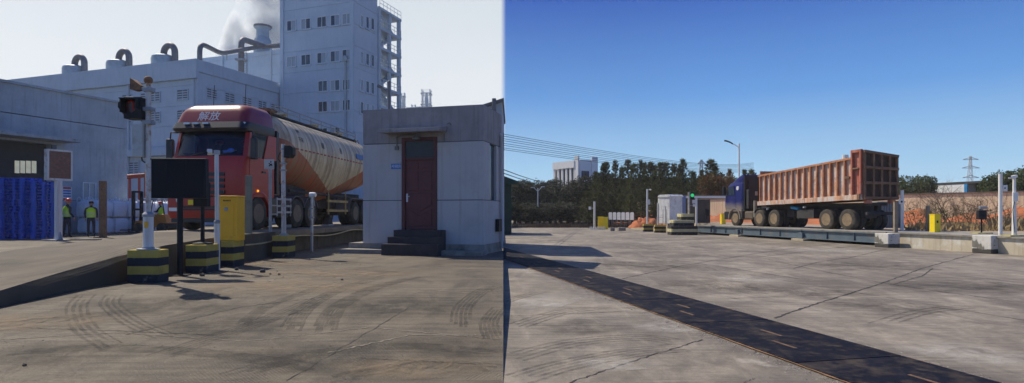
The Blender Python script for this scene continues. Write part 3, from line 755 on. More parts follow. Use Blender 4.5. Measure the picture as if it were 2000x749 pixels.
def worker(label, loc, az, helmet, s=1.0, legs=(.06,-.05), arm_bend=True, head_down=.03):
    o = thing('person', label, 'person', loc, az)
    a, c = legs
    # local -y is where the person faces
    V = [(0,0,.96,.15,.11),(0,0,1.12,.14,.10),(0,-.01,1.3,.17,.12),(0,0,1.43,.12,.09),(0,-.01,1.5,.055),(0,-.02-head_down,1.56,.055),
         (.095,0,.88,.09),(.105,a,.50,.066),(.11,a+.02,.09,.045),(.11,a-.13,.04,.04,.03),
         (-.095,0,.88,.09),(-.105,c,.50,.066),(-.11,c+.03,.09,.045),(-.11,c-.12,.04,.04,.03),
         (.205,0,1.40,.065),(.25,.03,1.14,.05),(.23,-.10 if arm_bend else .02,.93,.04),
         (-.205,0,1.40,.065),(-.25,.03,1.14,.05),(-.22,-.16 if arm_bend else .0,.95,.04)]
    E = [(0,1),(1,2),(2,3),(3,4),(4,5),(0,6),(6,7),(7,8),(8,9),(0,10),(10,11),(11,12),(12,13),(3,14),(14,15),(15,16),(3,17),(17,18),(18,19)]
    body = skin_mesh('body', V, E, M_navy, o, 1)
    # head with a face
    hd = MB(); hd.sphere((0,-.03-head_down,1.645), .1, 16, 12, (.8,1,1.2)); hd.sphere((0,-.135-head_down,1.63), .018, 8, 6, (.8,1.2,1.3))
    for x in (-.08,.08): hd.sphere((x,-.02-head_down,1.64), .025, 8, 6, (.4,.8,1.2))
    h = hd.build('head', M_skin, o, True)
    ey = MB()
    for x in (-.032,.032): ey.sphere((x,-.119-head_down,1.655), .012, 8, 6)
    ey.box(-.025,.025,-.124-head_down,-.11-head_down,1.588,1.596); ey.build('eyes_and_mouth', M_hair, h)
    if helmet: 
        hm = MB(); hm.lathe([(.155,1.69),(.16,1.7),(.125,1.71),(.12,1.76),(.09,1.81),(.04,1.835),(0,1.84)], c=(0,-.03-head_down,0), n=20); hm.build('helmet', M_hredr, o, True)
    else: 
        hm = MB(); hm.lathe([(.1,1.66),(.105,1.71),(.08,1.765),(.03,1.785),(0,1.79)], c=(0,-.015-head_down,0), n=18); hm.build('hair', M_hair, o, True)
    # vest follows the torso
    rings = []
    for z, rx, ry in ((.97,.185,.145),(1.1,.18,.14),(1.26,.205,.15),(1.38,.195,.14),(1.455,.12,.10)):
        rings.append([(rx*math.cos(2*math.pi*k/20), ry*math.sin(2*math.pi*k/20), z) for k in range(20)])
    v = MB().loft(rings, cap=False).build('vest', M_hiv, o, True)
    tp = MB()
    for z in (1.03, 1.17):
        tp.loft([[(rx*math.cos(2*math.pi*k/20), rx*.78*math.sin(2*math.pi*k/20), zz) for k in range(20)] for rx, zz in ((.193,z),(.193,z+.04))], cap=False)
    tp.build('reflective_tape', M_refl, v)
    hand(o, (.23,-.11 if arm_bend else .02,.92), 1, M_skin); hand(o, (-.22,-.17 if arm_bend else 0,.94), 1, M_skin)
    o.scale = (s,s,s); return o
worker('worker in a red helmet and lime vest standing by the sign post', gnd(131,464.5,GL), 200, True, 1.08)
w2 = worker('bareheaded worker in a lime vest looking down beside the rusty post', gnd(178,464,GL), 150, False, 1.04, head_down=.06)

# ------------------------------------------------------------------ striped blocks along the weighbridge
def stripe_mat(name, bands, c1=(.50,.37,.07), c2=(.022,.026,.036), wear=(.30,.27,.21), H=.6, top=True):
    t = NT(name); z = t.sep()[2]
    k = t.math('GREATER_THAN', t.math('MODULO', t.math('ADD', t.math('DIVIDE', t.math('ADD', z, t.math('MULTIPLY', t.math('SUBTRACT', t.noise(3, 3), .5), .02)), H/bands*2), 0), 1.0), .5)
    col1 = t.mix(t.rng(t.noise(3, 8, .7), .45, .75, 0, .8), c1, sc3(c1, .5)); kk = t.mix(k, c2, col1)
    kk = t.mix(t.rng(t.noise(5, 8, .75), .56, .72, 0, .8), kk, wear)
    t.bump(t.noise(25, 6), .5, .02); return t.fin(kk, .9)
def ped(label, px0, pxc, px1, top, base, g=GL, bands=4, name='striped_block', m=None):
    Z = dep(base, g); xl, xc = XW(px0, Z), XW(pxc, Z); d = xc/((px1-CX)/F)-Z; h = (base-top)/F*Z
    rn = random.Random(int(px0)); bb = MB()
    bb.box(0, xc-xl, 0, max(d,.3), 0, h)
    o = bb.build(name, m or stripe_mat('stripes_%d' % px0, bands, H=h+.01), bevel=.012)
    o.location = (xl, Z, g); tag(o, label, 'concrete block', 'striped blocks by the weighbridge')
    return Vector((xl+(xc-xl)/2, Z+max(d,.3)/2, g+h)), xc-xl, max(d,.3)
b1, w1, d1 = ped('worn black and yellow block carrying the traffic light mast', 248, 308, 330, 489, 553)
b2, _, _ = ped('worn black and yellow block under the small black card reader', 362, 403, 428, 479, 534)
b3, w3, d3 = ped('worn black and yellow block under the yellow barrier machine', 431, 456, 477, 471, 522)
b4, _, _ = ped('worn black and yellow block carrying the bare grey post', 466, 489, 505, 463, 508)
b5, _, _ = ped('worn black and yellow block carrying the white pole with a black lamp', 531, 562, 577, 461, 504)

# traffic light mast
def P1(py): return HW(py, b1.y)-b1.z
ms = thing('signal_mast', 'rusting white mast with traffic light, floodlight and grey cabinet', 'traffic light', b1)
part('base_plate', M_steel, ms, lambda b: b.lathe([(.19,0),(.19,.02),(.1,.022),(.1,.05)], n=16))
part('lower_sleeve', M_white, ms, lambda b: b.tube([(0,0,.02),(0,0,P1(420))], .085, 16), True)
part('collar', M_steel, ms, lambda b: b.lathe([(.1,P1(424)),(.1,P1(419)),(.06,P1(414))], n=16))
part('pole', M_rustw, ms, lambda b: b.tube([(0,0,P1(420)),(0,0,P1(160))], .045, 14), True)
part('ball_cap', M_rust, ms, lambda b: b.sphere((0,0,P1(157)), .075, 14, 10), True)
for py in (176, 214, 240): part('clamp', M_steel, ms, lambda b: b.box(-.07,.09,-.07,.07,P1(py)-.035,P1(py)+.035), bevel=.005)
cb = pbox('cabinet', M_cabinet, ms, -.23,-.055,-.1,.1,P1(308),P1(245), bevel=.006); part('cable_loop', M_black, cb, lambda b: b.tube([(-.12,0,P1(308)),(-.11,0,P1(314)),(-.06,0,P1(318)),(-.0,0,P1(312)),(.05,0,P1(311))], .015, 6), True)
hs = thing('x', '', '') if False else None
sg = part('signal_head', M_black, ms, lambda b: b.box(-.37,-.06,-.13,.13,P1(234),P1(192)), bevel=.015)
part('visor', M_black, sg, lambda b: b.loft([[(-.37,y*k,z0) for y, z0 in ((-.13,P1(226)),(-.13,P1(196)),(-.06,P1(193)),(.06,P1(193)),(.13,P1(196)),(.13,P1(226)))] if q == 0 else [(-.46,y,z0-.05) for y, z0 in ((-.14,P1(207)),(-.13,P1(198)),(-.06,P1(196)),(.06,P1(196)),(.13,P1(198)),(.14,P1(207)))] for q, k in ((0,1),(1,1))], cap=False))
part('visor', M_black, sg, lambda b: (b.box(-.34,-.10,-.30,-.131,P1(199),P1(197)), b.box(-.35,-.33,-.26,-.131,P1(224),P1(199)), b.box(-.11,-.09,-.22,-.131,P1(216),P1(199))))
part('red_lamp', pm('red_lamp', (.36,.02,.012), .4, bump=0, emit=.02), sg, lambda b: (b.tube([(-.27,-.139,P1(203)),(-.21,-.139,P1(200)),(-.17,-.139,P1(205)),(-.19,-.139,P1(213)),(-.17,-.139,P1(219))], .016, 6)))
part('lens_disc', pm('lens_dark', (.05,.012,.012), .25, bump=0), sg, lambda b: b.lathe([(.11,-.132),(.11,-.138)], c=(-.22,0,P1(211)), n=20, axis='Y'))
fl2 = part('floodlight', M_rust, ms, lambda b: b.loft([[(-.12+x,y,P1(172)+z) for x, y, z in ((0,-.05,-.04),(0,.05,-.04),(0,.05,.04),(0,-.05,.04))], [(-.22+x,y,P1(168)+z) for x, y, z in ((0,-.09,-.09),(0,.09,-.09),(0,.09,.09),(0,-.09,.09))], [(-.27+x,y,P1(166)+z) for x, y, z in ((0,-.1,-.1),(0,.1,-.1),(0,.1,.1),(0,-.1,.1))]]))
part('floodlight_arm', M_steel, ms, lambda b: b.tube([(0,0,P1(175)),(-.14,0,P1(173))], .03, 8)); part('cable', M_black, ms, lambda b: b.tube([(-.24,0,P1(160)),(-.16,0,P1(168)),(-.05,0,P1(172))], .012, 6))
part('sticker', M_yellow, ms, lambda b: b.box(-.02,.05,-.0875,-.086,P1(445),P1(433))); part('sticker', M_white, ms, lambda b: b.box(-.0,.06,-.0885,-.0878,P1(466),P1(448)))

# black display screen
p = gnd(346, 540, GL); Zs = p.y+.1
o = thing('display_screen', 'wide black display screen on a single black post, seen before the tanker cab', 'screen', (p.x, Zs, GL), -4)
hz = lambda py: HW(py, Zs)-GL
wd = 107/F*Zs
part('post', M_black, o, lambda b: b.tube([(0,0,0),(0,0,hz(388))], .055, 14), True)
cx0 = XW(349, Zs)-p.x
part('screen_case', M_black, o, lambda b: b.box(cx0-wd/2,cx0+wd/2,-.06,.09,hz(388),hz(310)), bevel=.012)
pn2 = MB()
for i in range(3): pn2.box(cx0-wd/2+.03+i*(wd-.06)/3+.003, cx0-wd/2+.03+(i+1)*(wd-.06)/3-.003, -.068, -.061, hz(385), hz(313))
pn2.build('screen_module', M_black2, o)
part('foot_plate', M_black, o, lambda b: b.box(-.15,.15,-.15,.15,0,.02))
# card reader
o = thing('card_reader', 'small black card reader box on a short post, on a striped block', 'card reader', b2)
hz2 = lambda py: HW(py, b2.y)-b2.z
part('base_plate', M_black, o, lambda b: b.lathe([(.2,0),(.2,.03),(.06,.05)], n=18)); part('post', M_black, o, lambda b: b.tube([(0,0,.03),(0,0,hz2(402))], .04, 12), True)
part('case', M_black, o, lambda b: b.box(-.16,.13,-.09,.09,hz2(404),hz2(356)), bevel=.02); part('screen', M_black2, o, lambda b: b.box(-.12,.09,-.097,-.091,hz2(384),hz2(362)))
# white pole with small camera
p = gnd(424, 528, GL); o = thing('camera_pole', 'white two part pole topped by a tiny camera, left of the yellow barrier', 'camera pole', p)
z = lambda py: HW(py, p.y)-GL
part('lower_pole', M_white, o, lambda b: b.tube([(0,0,0),(0,0,z(435))], .058, 14), True); part('upper_pole', M_white, o, lambda b: b.tube([(0,0,z(436)),(-.01,0,z(298))], .042, 14), True)
part('collar', M_steel, o, lambda b: b.lathe([(.06,z(437)),(.066,z(433)),(.045,z(430))], n=14))
part('cap', M_cabinet, o, lambda b: b.box(-.05,.04,-.05,.05,z(302),z(294)))
cm = part('camera', M_white, o, lambda b: b.cbox((-.13,-.06,z(298)), (.10,.17,.09), rz=R(25), rx=R(-12)), bevel=.012)
part('lens', M_black, cm, lambda b: b.lathe([(.03,-.16),(.03,-.15)], c=(-.155,0,z(300)), n=12, axis='Y')); part('bracket', M_cabinet, o, lambda b: b.beam((-.1,-.02,z(302)), (0,0,z(300)), .03, .03))
# barrier machine
o = thing('barrier_machine', 'tall orange yellow barrier machine cabinet on a striped block', 'barrier', (b3.x-.02, b3.y, b3.z))
z = lambda py: HW(py, b3.y)-b3.z
part('cabinet', M_yellow, o, lambda b: b.box(-.22,.22,-.2,.2,0,z(386)), bevel=.015); part('top_cap', M_yellow, o, lambda b: b.box(-.225,.225,-.205,.205,z(386),z(383)), bevel=.01)
dr = part('door_panel', M_yellow, o, lambda b: b.box(-.19,.14,-.212,-.203,.1,z(398)), bevel=.003)
part('lock', M_steel, dr, lambda b: b.lathe([(.045,-.225),(.045,-.21)], c=(-.03,0,z(409)), n=16, axis='Y')); part('vent_slot', M_black, o, lambda b: [b.box(-.1+k*.03,-.085+k*.03,-.206,-.2005,z(394),z(391)) for k in range(6)])
# bare grey post
o = thing('grey_post', 'bare olive grey square post on a striped block before the tanker door', 'post', b4)
part('post', pm('olive_post', (.21,.21,.155), .8, var=.15, dirt=(.13,.12,.09)), o, lambda b: b.box(-.075,.075,-.06,.06,0,HW(343,b4.y)-b4.z), bevel=.006)
# white pole with black lamp
o = thing('lamp_pole', 'white pole with a black lamp box and hanging cable, in front of the tank', 'pole', b5); z = lambda py: HW(py, b5.y)-b5.z
part('pole', M_rustw, o, lambda b: b.tube([(0,0,0),(-.02,0,z(282))], [.065,.055], 14), True); part('foot', M_steel, o, lambda b: b.lathe([(.13,0),(.13,.03),(.07,.06)], n=14))
part('lamp_box', M_black, o, lambda b: b.prism([(.05,z(309)),(.22,z(309)),(.29,z(303)),(.29,z(289)),(.22,z(285)),(.05,z(285))], -.13, .13, 'Y'), bevel=.01)
[part('clamp', M_steel, o, lambda b: b.box(-.08,.06,-.075,.075,z(py)-.02,z(py)+.02)) for py in (292,320,333,403)]
part('cable', M_black, o, lambda b: b.tube([(.04,.0,z(296)),(-.1,-.03,z(299)),(-.16,-.02,z(310)),(-.1,0,z(317)),(-.04,0,z(316))], .014, 6), True)
pp = Vector((XW(528,17.0), 17.0, .9))
o = thing('sign_plate_post', 'small grey plate with a dark mark on a thin dark post beside the tanker door', 'sign', (DX(17)+.12, 17.0, GL)); px = XW(528,17)-(DX(17)+.12)
part('post', M_steel, o, lambda b: b.tube([(px,0,0),(px,0,HW(331,17)-GL)], .045, 10), True); pl = part('plate', M_cabinet, o, lambda b: b.box(px-.15,px+.13,-.06,-.046,HW(331,17)-GL,HW(312,17)-GL))
part('mark', M_black, pl, lambda b: (b.cbox((px+.03,-.062,HW(322,17)-GL), (.12,.004,.03), ry=R(35)), b.cbox((px+.03,-.064,HW(323,17)-GL), (.11,.004,.03), ry=R(-35)), b.cbox((px+.04,-.062,HW(317,17)-GL), (.03,.004,.05))))
# thin camera post
p = gnd(609, 492, GL); o = thing('camera_post', 'thin pale post with a small sideways camera, alone in the gravel', 'camera pole', p); z = lambda py: HW(py, p.y)-GL
part('post', M_rustw, o, lambda b: b.tube([(0,0,0),(0.01,0,z(385))], .042, 12), True)
c = part('camera', M_white, o, lambda b: b.lathe([(.075,-.09),(.085,0),(.075,.1),(.03,.13)], c=(.02,0,z(381)), n=14, axis='X'), True); part('lens', M_black, c, lambda b: b.lathe([(.055,-.1),(.055,-.088)], c=(.02,0,z(381)), n=12, axis='X'))
[part('clamp', M_steel, o, lambda b: b.box(-.07,.06,-.06,.06,z(py)-.02,z(py)+.02)) for py in (408,425)]; part('bracket', M_steel, o, lambda b: b.tube([(.02,0,z(385)),(.08,0,z(394)),(.1,-.02,z(403))], .015, 6))

# ------------------------------------------------------------------ weighing booth
BA = 15.0; C = Vector((-.85, 17.5, 0)); e = Vector((math.cos(R(BA)), -math.sin(R(BA)), 0)); nn = Vector((math.sin(R(BA)), math.cos(R(BA)), 0))
u = (709-CX)/F; W = (u*C.y-C.x)/(-e.x+u*e.y); L0 = C-e*W; ZB = .50; BH = HW(207.5,17.5)-ZB; BD = 1.95
bo = thing('weighing_booth', 'single storey grey rendered booth with a maroon door', 'booth', (L0.x, L0.y, ZB), BA)
def bx_(px): return along(L0, e, px)
def bz(py, x): return HW(py, (L0+e*x).y)-ZB
sm = [0, bz(391.5, 0), bz(282, 0), BH]
dx0, dx1 = bx_(785), bx_(854); dz0, dz1 = bz(449, dx0), bz(270, dx0)
# walls in courses round the door opening
for i in range(3):
    m = M_booth if i < 2 else M_boothtop; z0, z1 = sm[i], sm[i+1]-(.025 if i < 2 else 0)
    if z0 < dz1:
        zt = min(z1, dz1) if i == 2 else z1
        if i < 2: pbox('wall_panel', m, bo, 0, dx0, 0, .2, z0, z1); pbox('wall_panel', m, bo, dx1, W, 0, .2, z0, z1)
        else:
            pbox('wall_panel', m, bo, 0, dx0, 0, .2, z0, z1); pbox('wall_panel', m, bo, dx1, W, 0, .2, z0, z1); pbox('wall_panel', m, bo, dx0+.001, dx1-.001, .002, .2, dz1, z1-.001)
    else: pbox('wall_panel', m, bo, 0, W, 0, .2, z0, z1)
    wx0, wx1 = .32, .85
    if i == 1 or i == 2:
        pbox('side_panel', m, bo, W-.2, W, .202, BD*wx0 if i == 1 else BD, z0, z1)
        if i == 1: pbox('side_panel', m, bo, W-.2, W, BD*wx1-.3, BD, z0, z1)
    else: pbox('side_panel', m, bo, W-.2, W, .202, BD, z0, z1)
    pbox('rear_panel', m, bo, 0, W-.202, BD-.2, BD-.002, z0, z1); pbox('side_panel', m, bo, 0, .2, .202, BD-.202, z0, z1)
pbox('joint_backing', M_joint, bo, .03, W-.03, .03, .19, 0.01, dz1 if False else sm[1]-.2) if False else None
for zz in sm[1:3]:
    pbox('joint_recess', M_joint, bo, .03, dx0-.01, .02, .15, zz-.03, zz+.005); pbox('joint_recess', M_joint, bo, dx1+.01, W-.03, .02, .15, zz-.03, zz+.005); pbox('joint_recess', M_joint, bo, W-.15, W-.02, .2, BD-.03, zz-.03, zz+.005)
pbox('flat_roof', M_boothtop, bo, -.0, W, .0, BD, BH+.001, BH+.05)
pbox('floor_dark', M_int, bo, .2, W-.2, .2, BD-.2, .0, .02)
pbox('side_window', M_pane, bo, W-.12, W-.08, BD*wx0, BD*wx1-.3, sm[1], sm[2]-.03)
# door
M_door = pm('maroon_door', (.115,.030,.032), .6, var=.12, scale=4, bump=.1); M_doorf = pm('maroon_frame', (.095,.022,.024), .6, var=.1)
df = MB(); t = .11
df.box(dx0,dx0+t,-.03,.12,dz0,dz1); df.box(dx1-t,dx1,-.03,.12,dz0,dz1); df.box(dx0+t,dx1-t,-.03,.12,dz1-t,dz1)
zt = dz1-.62; df.box(dx0+t,dx1-t,-.02,.11,zt-.07,zt)
door = MB().box(dx0+t+.005,dx1-t-.005,.03,.09,dz0+.01,zt-.075).build('door', M_door, bo)
df.build('door_frame', M_doorf, bo, bevel=.006)
pbox('transom_pane', pm('transom_glass', (.035,.035,.042), .3, bump=0, spec=.3), bo, dx0+t,dx1-t,.02,.04,zt,dz1-t)
xm = (dx0+dx1)/2; hw = (dx1-dx0)/2-t-.08; dh = zt-.075-dz0
def rel(b, x0, x1, f0, f1, d=.02): b.box(x0,x1,.03-d,.031,dz0+dh*f0,dz0+dh*f1)
for s in (-1, 1):
    x0, x1 = sorted((xm+s*.05, xm+s*hw))
    part('raised_panel', M_door, door, lambda b: rel(b, x0, x1, .56, .84), bevel=.012)
    part('raised_panel', M_door, door, lambda b: b.prism([(xm+s*.05,dz0+dh*.97),(xm+s*hw,dz0+dh*.97),(xm+s*hw,dz0+dh*.87),(xm+s*hw*.7,dz0+dh*.9),(xm+s*.05,dz0+dh*.87)], .012, .0305, 'Y'), bevel=.006)
part('raised_panel', M_door, door, lambda b: b.prism([(xm-hw,dz0+dh*.52),(xm+hw,dz0+dh*.52),(xm+hw,dz0+dh*.36),(xm,dz0+dh*.26),(xm-hw,dz0+dh*.36)], .012, .0305, 'Y'), bevel=.008)
part('raised_panel', M_door, door, lambda b: b.prism([(xm-hw,dz0+dh*.06),(xm+hw,dz0+dh*.06),(xm+hw,dz0+dh*.30),(xm,dz0+dh*.2),(xm-hw,dz0+dh*.30)], .012, .0305, 'Y'), bevel=.008)
hn = part('handle_plate', M_frame, door, lambda b: b.box(dx0+t+.03,dx0+t+.085,.008,.0295,dz0+dh*.40,dz0+dh*.52)); part('handle', M_frame, hn, lambda b: b.tube([(dx0+t+.055,.0,dz0+dh*.48),(dx0+t+.055,-.04,dz0+dh*.48),(dx0+t+.16,-.04,dz0+dh*.48)], .012, 8))
part('closer_scrap', M_yellow, door, lambda b: b.cbox((dx1-t-.1,-.005,dz0+dh*.12), (.14,.012,.3), ry=R(-24))) if False else None
# canopy, lamp, sign
c0, c1 = bx_(755), bx_(873); zc = bz(262, dx0)
can = part('canopy', M_boothtop, bo, lambda b: b.add([(c0,-.001,zc+.02),(c1,-.001,zc+.02),(c1,-.62,zc-.03),(c0,-.62,zc-.03),(c0,-.001,zc+.17),(c1,-.001,zc+.17),(c1,-.62,zc+.07),(c0,-.62,zc+.07)], [(3,2,1,0),(4,5,6,7),(0,1,5,4),(1,2,6,5),(2,3,7,6),(3,0,4,7)]))
part('lamp', M_pipe, bo, lambda b: b.lathe([(.03,zc-.02),(.05,zc-.06),(.06,zc-.1),(.13,zc-.17),(.13,zc-.21),(.1,zc-.21)], c=(bx_(817),-.16,0), n=14), True)
part('conduit', M_pipe, bo, lambda b: b.tube([(bx_(776),-.04,zc-.38),(bx_(776),-.04,zc-.1),(bx_(780),-.04,zc-.06),(bx_(810),-.05,zc-.05)], .022, 6), True); part('junction_box', M_pipe, bo, lambda b: b.box(bx_(773),bx_(779),-.08,-.001,zc-.5,zc-.38))
part('conduit', M_pipe, bo, lambda b: b.tube([(bx_(868),-.03,zc-.3),(bx_(868),-.03,zc-.05)], .015, 6)); part('hook', M_pipe, bo, lambda b: b.tube([(bx_(874),-.03,zc+.24),(bx_(880),-.08,zc+.27),(bx_(882),-.05,zc+.2)], .012, 6))
sg2 = pbox('room_sign', pm('sign_cyan', (.02,.16,.46), .5, bump=0), bo, bx_(764.5), bx_(783), -.025, -.002, bz(331,.9), bz(321,.9))
text('sign_lettering', '1号磅房', .11, M_frame, sg2, tfront((bx_(764.5)+bx_(783))/2, -.028, bz(326.2,.9)), .001)
pbox('sign_rail', M_cabinet, bo, bx_(764.5), bx_(783), -.02, -.002, bz(320,.9), bz(318,.9))
# steps and plinth
M_step = pm('dark_step', (.05,.042,.042), .85, var=.25, bump=.4); sx0, sx1 = bx_(773), bx_(878)
g0 = GL-ZB
pbox('plinth', M_conc, bo, -.5, W+.12, -.55, -.003, g0, g0+.13) ; pbox('plinth', M_conc, bo, -.5, W+.02, .0, BD, g0+.001, -.002)
nst = 3; st0 = g0+.13
for k in range(nst): pbox('step', M_step, bo, sx0+.06*k, sx1-.06*k, -.95+.28*k, -.005 if k == nst-1 else -.67+.28*k-.0, st0+.001 if k else g0+.001, st0+(dz0-st0)*(k+1)/nst)
# right side: downpipe and air conditioner
part('downpipe', M_booth, bo, lambda b: b.tube([(W+.08,BD-.25,g0+.1),(W+.08,BD-.25,sm[2]+.3),(W-.0,BD-.25,sm[2]+.4)], .05, 12), True)
ac = part('air_conditioner', M_black, bo, lambda b: b.box(W+.02,W+.13,BD-.75,BD-.4,.35,.75))
# roof camera pole
rp = Vector((XW(760,18.9), 18.9, ZB+BH+.045)); o = thing('roof_camera_pole', 'dark stub pole with a side camera on the booth roof', 'camera pole', rp); z = lambda py: HW(py, rp.y)-rp.z
part('pole', M_pipe, o, lambda b: b.tube([(0,0,0),(0,0,z(162))], .045, 10), True); part('cap', M_pipe, o, lambda b: b.sphere((0,0,z(161)), .055, 10, 8), True)
c = part('camera', M_pipe, o, lambda b: b.cbox((-.29,-.03,z(170)), (.16,.12,.09), ry=R(25)), bevel=.01); part('camera_arm', M_pipe, o, lambda b: b.tube([(0,0,z(174)),(-.12,0,z(176)),(-.24,-.02,z(171))], .02, 6), True)
# grey house behind the booth
HZ = 22.5; hx0, hx1 = XW(900,HZ), XW(981,HZ)
hs = thing('rear_house', 'grey blue house with a sloping roofline behind the booth', 'building', (0,HZ,GL)); ht0, ht1 = HW(222,HZ)-GL, HW(194,HZ)-GL
M_house = pm('house_render', (.46,.50,.54), .9, var=.08, scale=.7, dirt=(.34,.36,.38), dscale=.7)
part('wall', M_house, hs, lambda b: b.prism([(hx0,-.0),(hx1,-.0),(hx1,ht1-.1),(hx0,ht0-.1)], 0, 5.5, 'Y')); part('roof_edge', pm('roof_dark', (.16,.16,.17), .8), hs, lambda b: b.prism([(hx0-.1,ht0-.099),(hx1+.06,ht1-.098),(hx1+.06,ht1+.02),(hx0-.1,ht0+.02)], -.15, 5.6, 'Y'))
part('vent_pipe', M_pipe, hs, lambda b: b.tube([(XW(965,HZ-.2),-.2,3.4),(XW(965,HZ-.2),-.2,HW(193,HZ-.2)-GL)], .08, 10), True); pbox('window', M_pane, hs, XW(951,HZ), XW(960,HZ), -.04, -.002, 2.4, 3.6)
# ------------------------------------------------------------------ red tractor with cement tank trailer
def rrect(yf, yr, hw, rc, z, n=6):
    pts = []
    for cx, cy, a0 in ((hw-rc, yf+rc, -90), (hw-rc, yr-rc, 0), (-hw+rc, yr-rc, 90), (-hw+rc, yf+rc, 180)):
        for k in range(n+1): a = R(a0+90*k/n); pts.append((cx+rc*math.cos(a), cy+rc*math.sin(a), z))
    return pts
M_cred = pm('cab_red', (.40,.024,.016), .35, var=.12, scale=1.5, bump=.03, dirt=(.32,.06,.04), dscale=1.6, dth=(.55,.8)); M_rred = pm('roof_dark_red', (.22,.020,.028), .3, var=.1, scale=1.5, bump=.02)
M_cblk = pm('cab_black', (.016,.018,.024), .4, var=.2, bump=.05); M_wind = glassm('windscreen', (.006,.010,.022), .62); M_sidegl = glassm('side_glass', (.04,.06,.08), .55)
M_chrome = pm('lamp_glass', (.55,.57,.6), .15, .2, bump=0); M_amber = pm('amber_lamp', (.9,.32,.02), .3, bump=0, emit=1.6)
M_chas = pm('grimy_chassis', (.035,.034,.036), .85, var=.3, dirt=(.09,.075,.055), dscale=2)
M_rim = pm('dusty_rim', (.17,.14,.11), .7, .2, var=.25, dirt=(.09,.08,.065))
def wheel_meshes(r, wd, tyre_m, rim_m, tag_):
    t = MB().lathe([(r*.56,-wd/2),(r*.62,-wd/2),(r*.9,-wd*.5),(r*.98,-wd*.42),(r,-wd*.30),(r*.985,-wd*.04),(r,0),(r*.985,wd*.04),(r,wd*.30),(r*.98,wd*.42),(r*.9,wd*.5),(r*.62,wd/2),(r*.56,wd/2),(r*.56,-wd/2)], n=36, axis='X').mesh('tyre'+tag_, tyre_m, True)
    b = MB(); b.lathe([(r*.57,-wd*.5),(r*.54,-wd*.5),(r*.50,-wd*.35),(r*.46,-wd*.12),(0,-wd*.06)], n=30, axis='X')
    b.lathe([(r*.57,wd*.5),(r*.54,wd*.5),(r*.50,wd*.35),(r*.46,wd*.12),(0,wd*.06)], n=30, axis='X')
    lip = MB()
    for s in (-1, 1):
        lip.lathe([(r*.60,s*wd*.505),(r*.60,s*wd*.515),(r*.52,s*wd*.52),(r*.50,s*wd*.44)], n=30, axis='X')
    hub = MB()
    for k in range(10):
        a = 2*math.pi*k/10
        for s in (-1, 1): hub.lathe([(r*.035,s*wd*.11),(r*.03,s*wd*.2)], c=(0,r*.33*math.cos(a),r*.33*math.sin(a)), n=6, axis='X')
    for s in (-1, 1): hub.lathe([(r*.26,s*wd*.08),(r*.23,s*wd*.36),(r*.13,s*wd*.42),(0,s*wd*.42)], n=20, axis='X')
    rm = b.mesh('rim'+tag_, pm('rim_recess'+tag_, (.022,.019,.016), .8, var=.2), True)
    return t, rm, hub.mesh('hub'+tag_, rim_m, True), lip.mesh('lip'+tag_, rim_m, True)
def put_wheel(ms_, root, x, y, z):
    o = inst('wheel', ms_[0], root, (x,y,z), (random.uniform(0,6),0,0)); inst('rim', ms_[1], o); inst('hub', ms_[2], o); inst('rim_lip', ms_[3], o); return o
M_tyl = pm('tanker_tyre', (.030,.028,.027), .85, var=.25, bump=.35, dirt=(.085,.075,.06), dscale=3)
TRW = wheel_meshes(.49, .29, M_tyl, M_rim, '_tanker')
tk = thing('tanker_truck', 'red truck with a grimy cream and red cement tank trailer', 'truck', (-9.37, 17.92, .9), 6); tk.scale = (1.07, 1.07, 1.07)
# cab, lower body
part('cab_body', M_cred, tk, lambda b: b.loft([rrect(.03,1.95,1.14,.22,.98), rrect(.0,1.95,1.15,.24,1.3), rrect(.01,1.95,1.15,.26,1.9), rrect(.07,1.95,1.14,.28,2.14)]), True)
part('cab_rear_wall', M_cblk, tk, lambda b: b.box(-1.08,1.08,1.84,1.94,2.141,2.87))
for s in (-1, 1):
    part('pillar', M_cred, tk, lambda b: b.loft([[(s*(1.12-dx),y,2.13) for dx, y in ((0,.30),(0,.42),(.07,.42),(.11,.25))], [(s*(1.10-dx),y,2.9) for dx, y in ((0,.50),(0,.62),(.07,.62),(.11,.45))]]), False)
    dp = part('quarter_panel', M_cred, tk, lambda b: b.prism([(1.18,2.141),(1.93,2.141),(1.93,2.88),(1.45,2.88)], *sorted((s*1.08, s*1.14)), 'X'))
    part('side_window', M_sidegl, tk, lambda b: b.prism([(.40,2.145),(1.17,2.145),(1.44,2.87),(.60,2.87)], *sorted((s*1.10, s*1.11)), 'X'))
ws = MB(); N = 12
for i in range(N+1):
    x = -1.05+2.1*i/N; cv = .20*(abs(x)/1.05)**3
    for z, y in ((2.13,.07),(2.5,.19),(2.88,.31)): ws.v.append((x, y+cv, z))
for i in range(N):
    for k in range(2): a = i*3+k; ws.f.append((a, a+3, a+4, a+1))
ws.build('windscreen', M_wind, tk, True)
wp2 = MB()
for x in (-.45,.35): wp2.beam((x,.05,2.15), (x+.55,.13,2.3), .03, .02)
wp2.build('wiper', M_cblk, tk)
pbox('dashboard', M_cblk, tk, -1.0,1.0,.42,.75,2.141,2.25)
part('reflection_glow', pm('reflection_blue', (.03,.10,.55), .4, bump=0, emit=.6), tk, lambda b: (b.sphere((.52,.46,2.33), .07, 8, 6, (1.6,.6,1)), b.box(.3,.45,.44,.47,2.26,2.33)))  # glowing blobs stand in for a blue reflection, no lamp here
part('sun_blind', M_cabinet, tk, lambda b: b.box(-.92,-.58,.42,.44,2.26,2.78))
vz = part('sun_visor', M_cblk, tk, lambda b: b.loft([rrect(.16,1.97,1.13,.25,2.872), rrect(.10,1.98,1.15,.22,2.95), rrect(.22,2.0,1.14,.24,3.14)]), True)
for x in (-.62,-.35,-.05): part('marker_lamp', M_chrome, vz, lambda b: b.box(x-.09,x+.09,.12,.19,3.06,3.11))
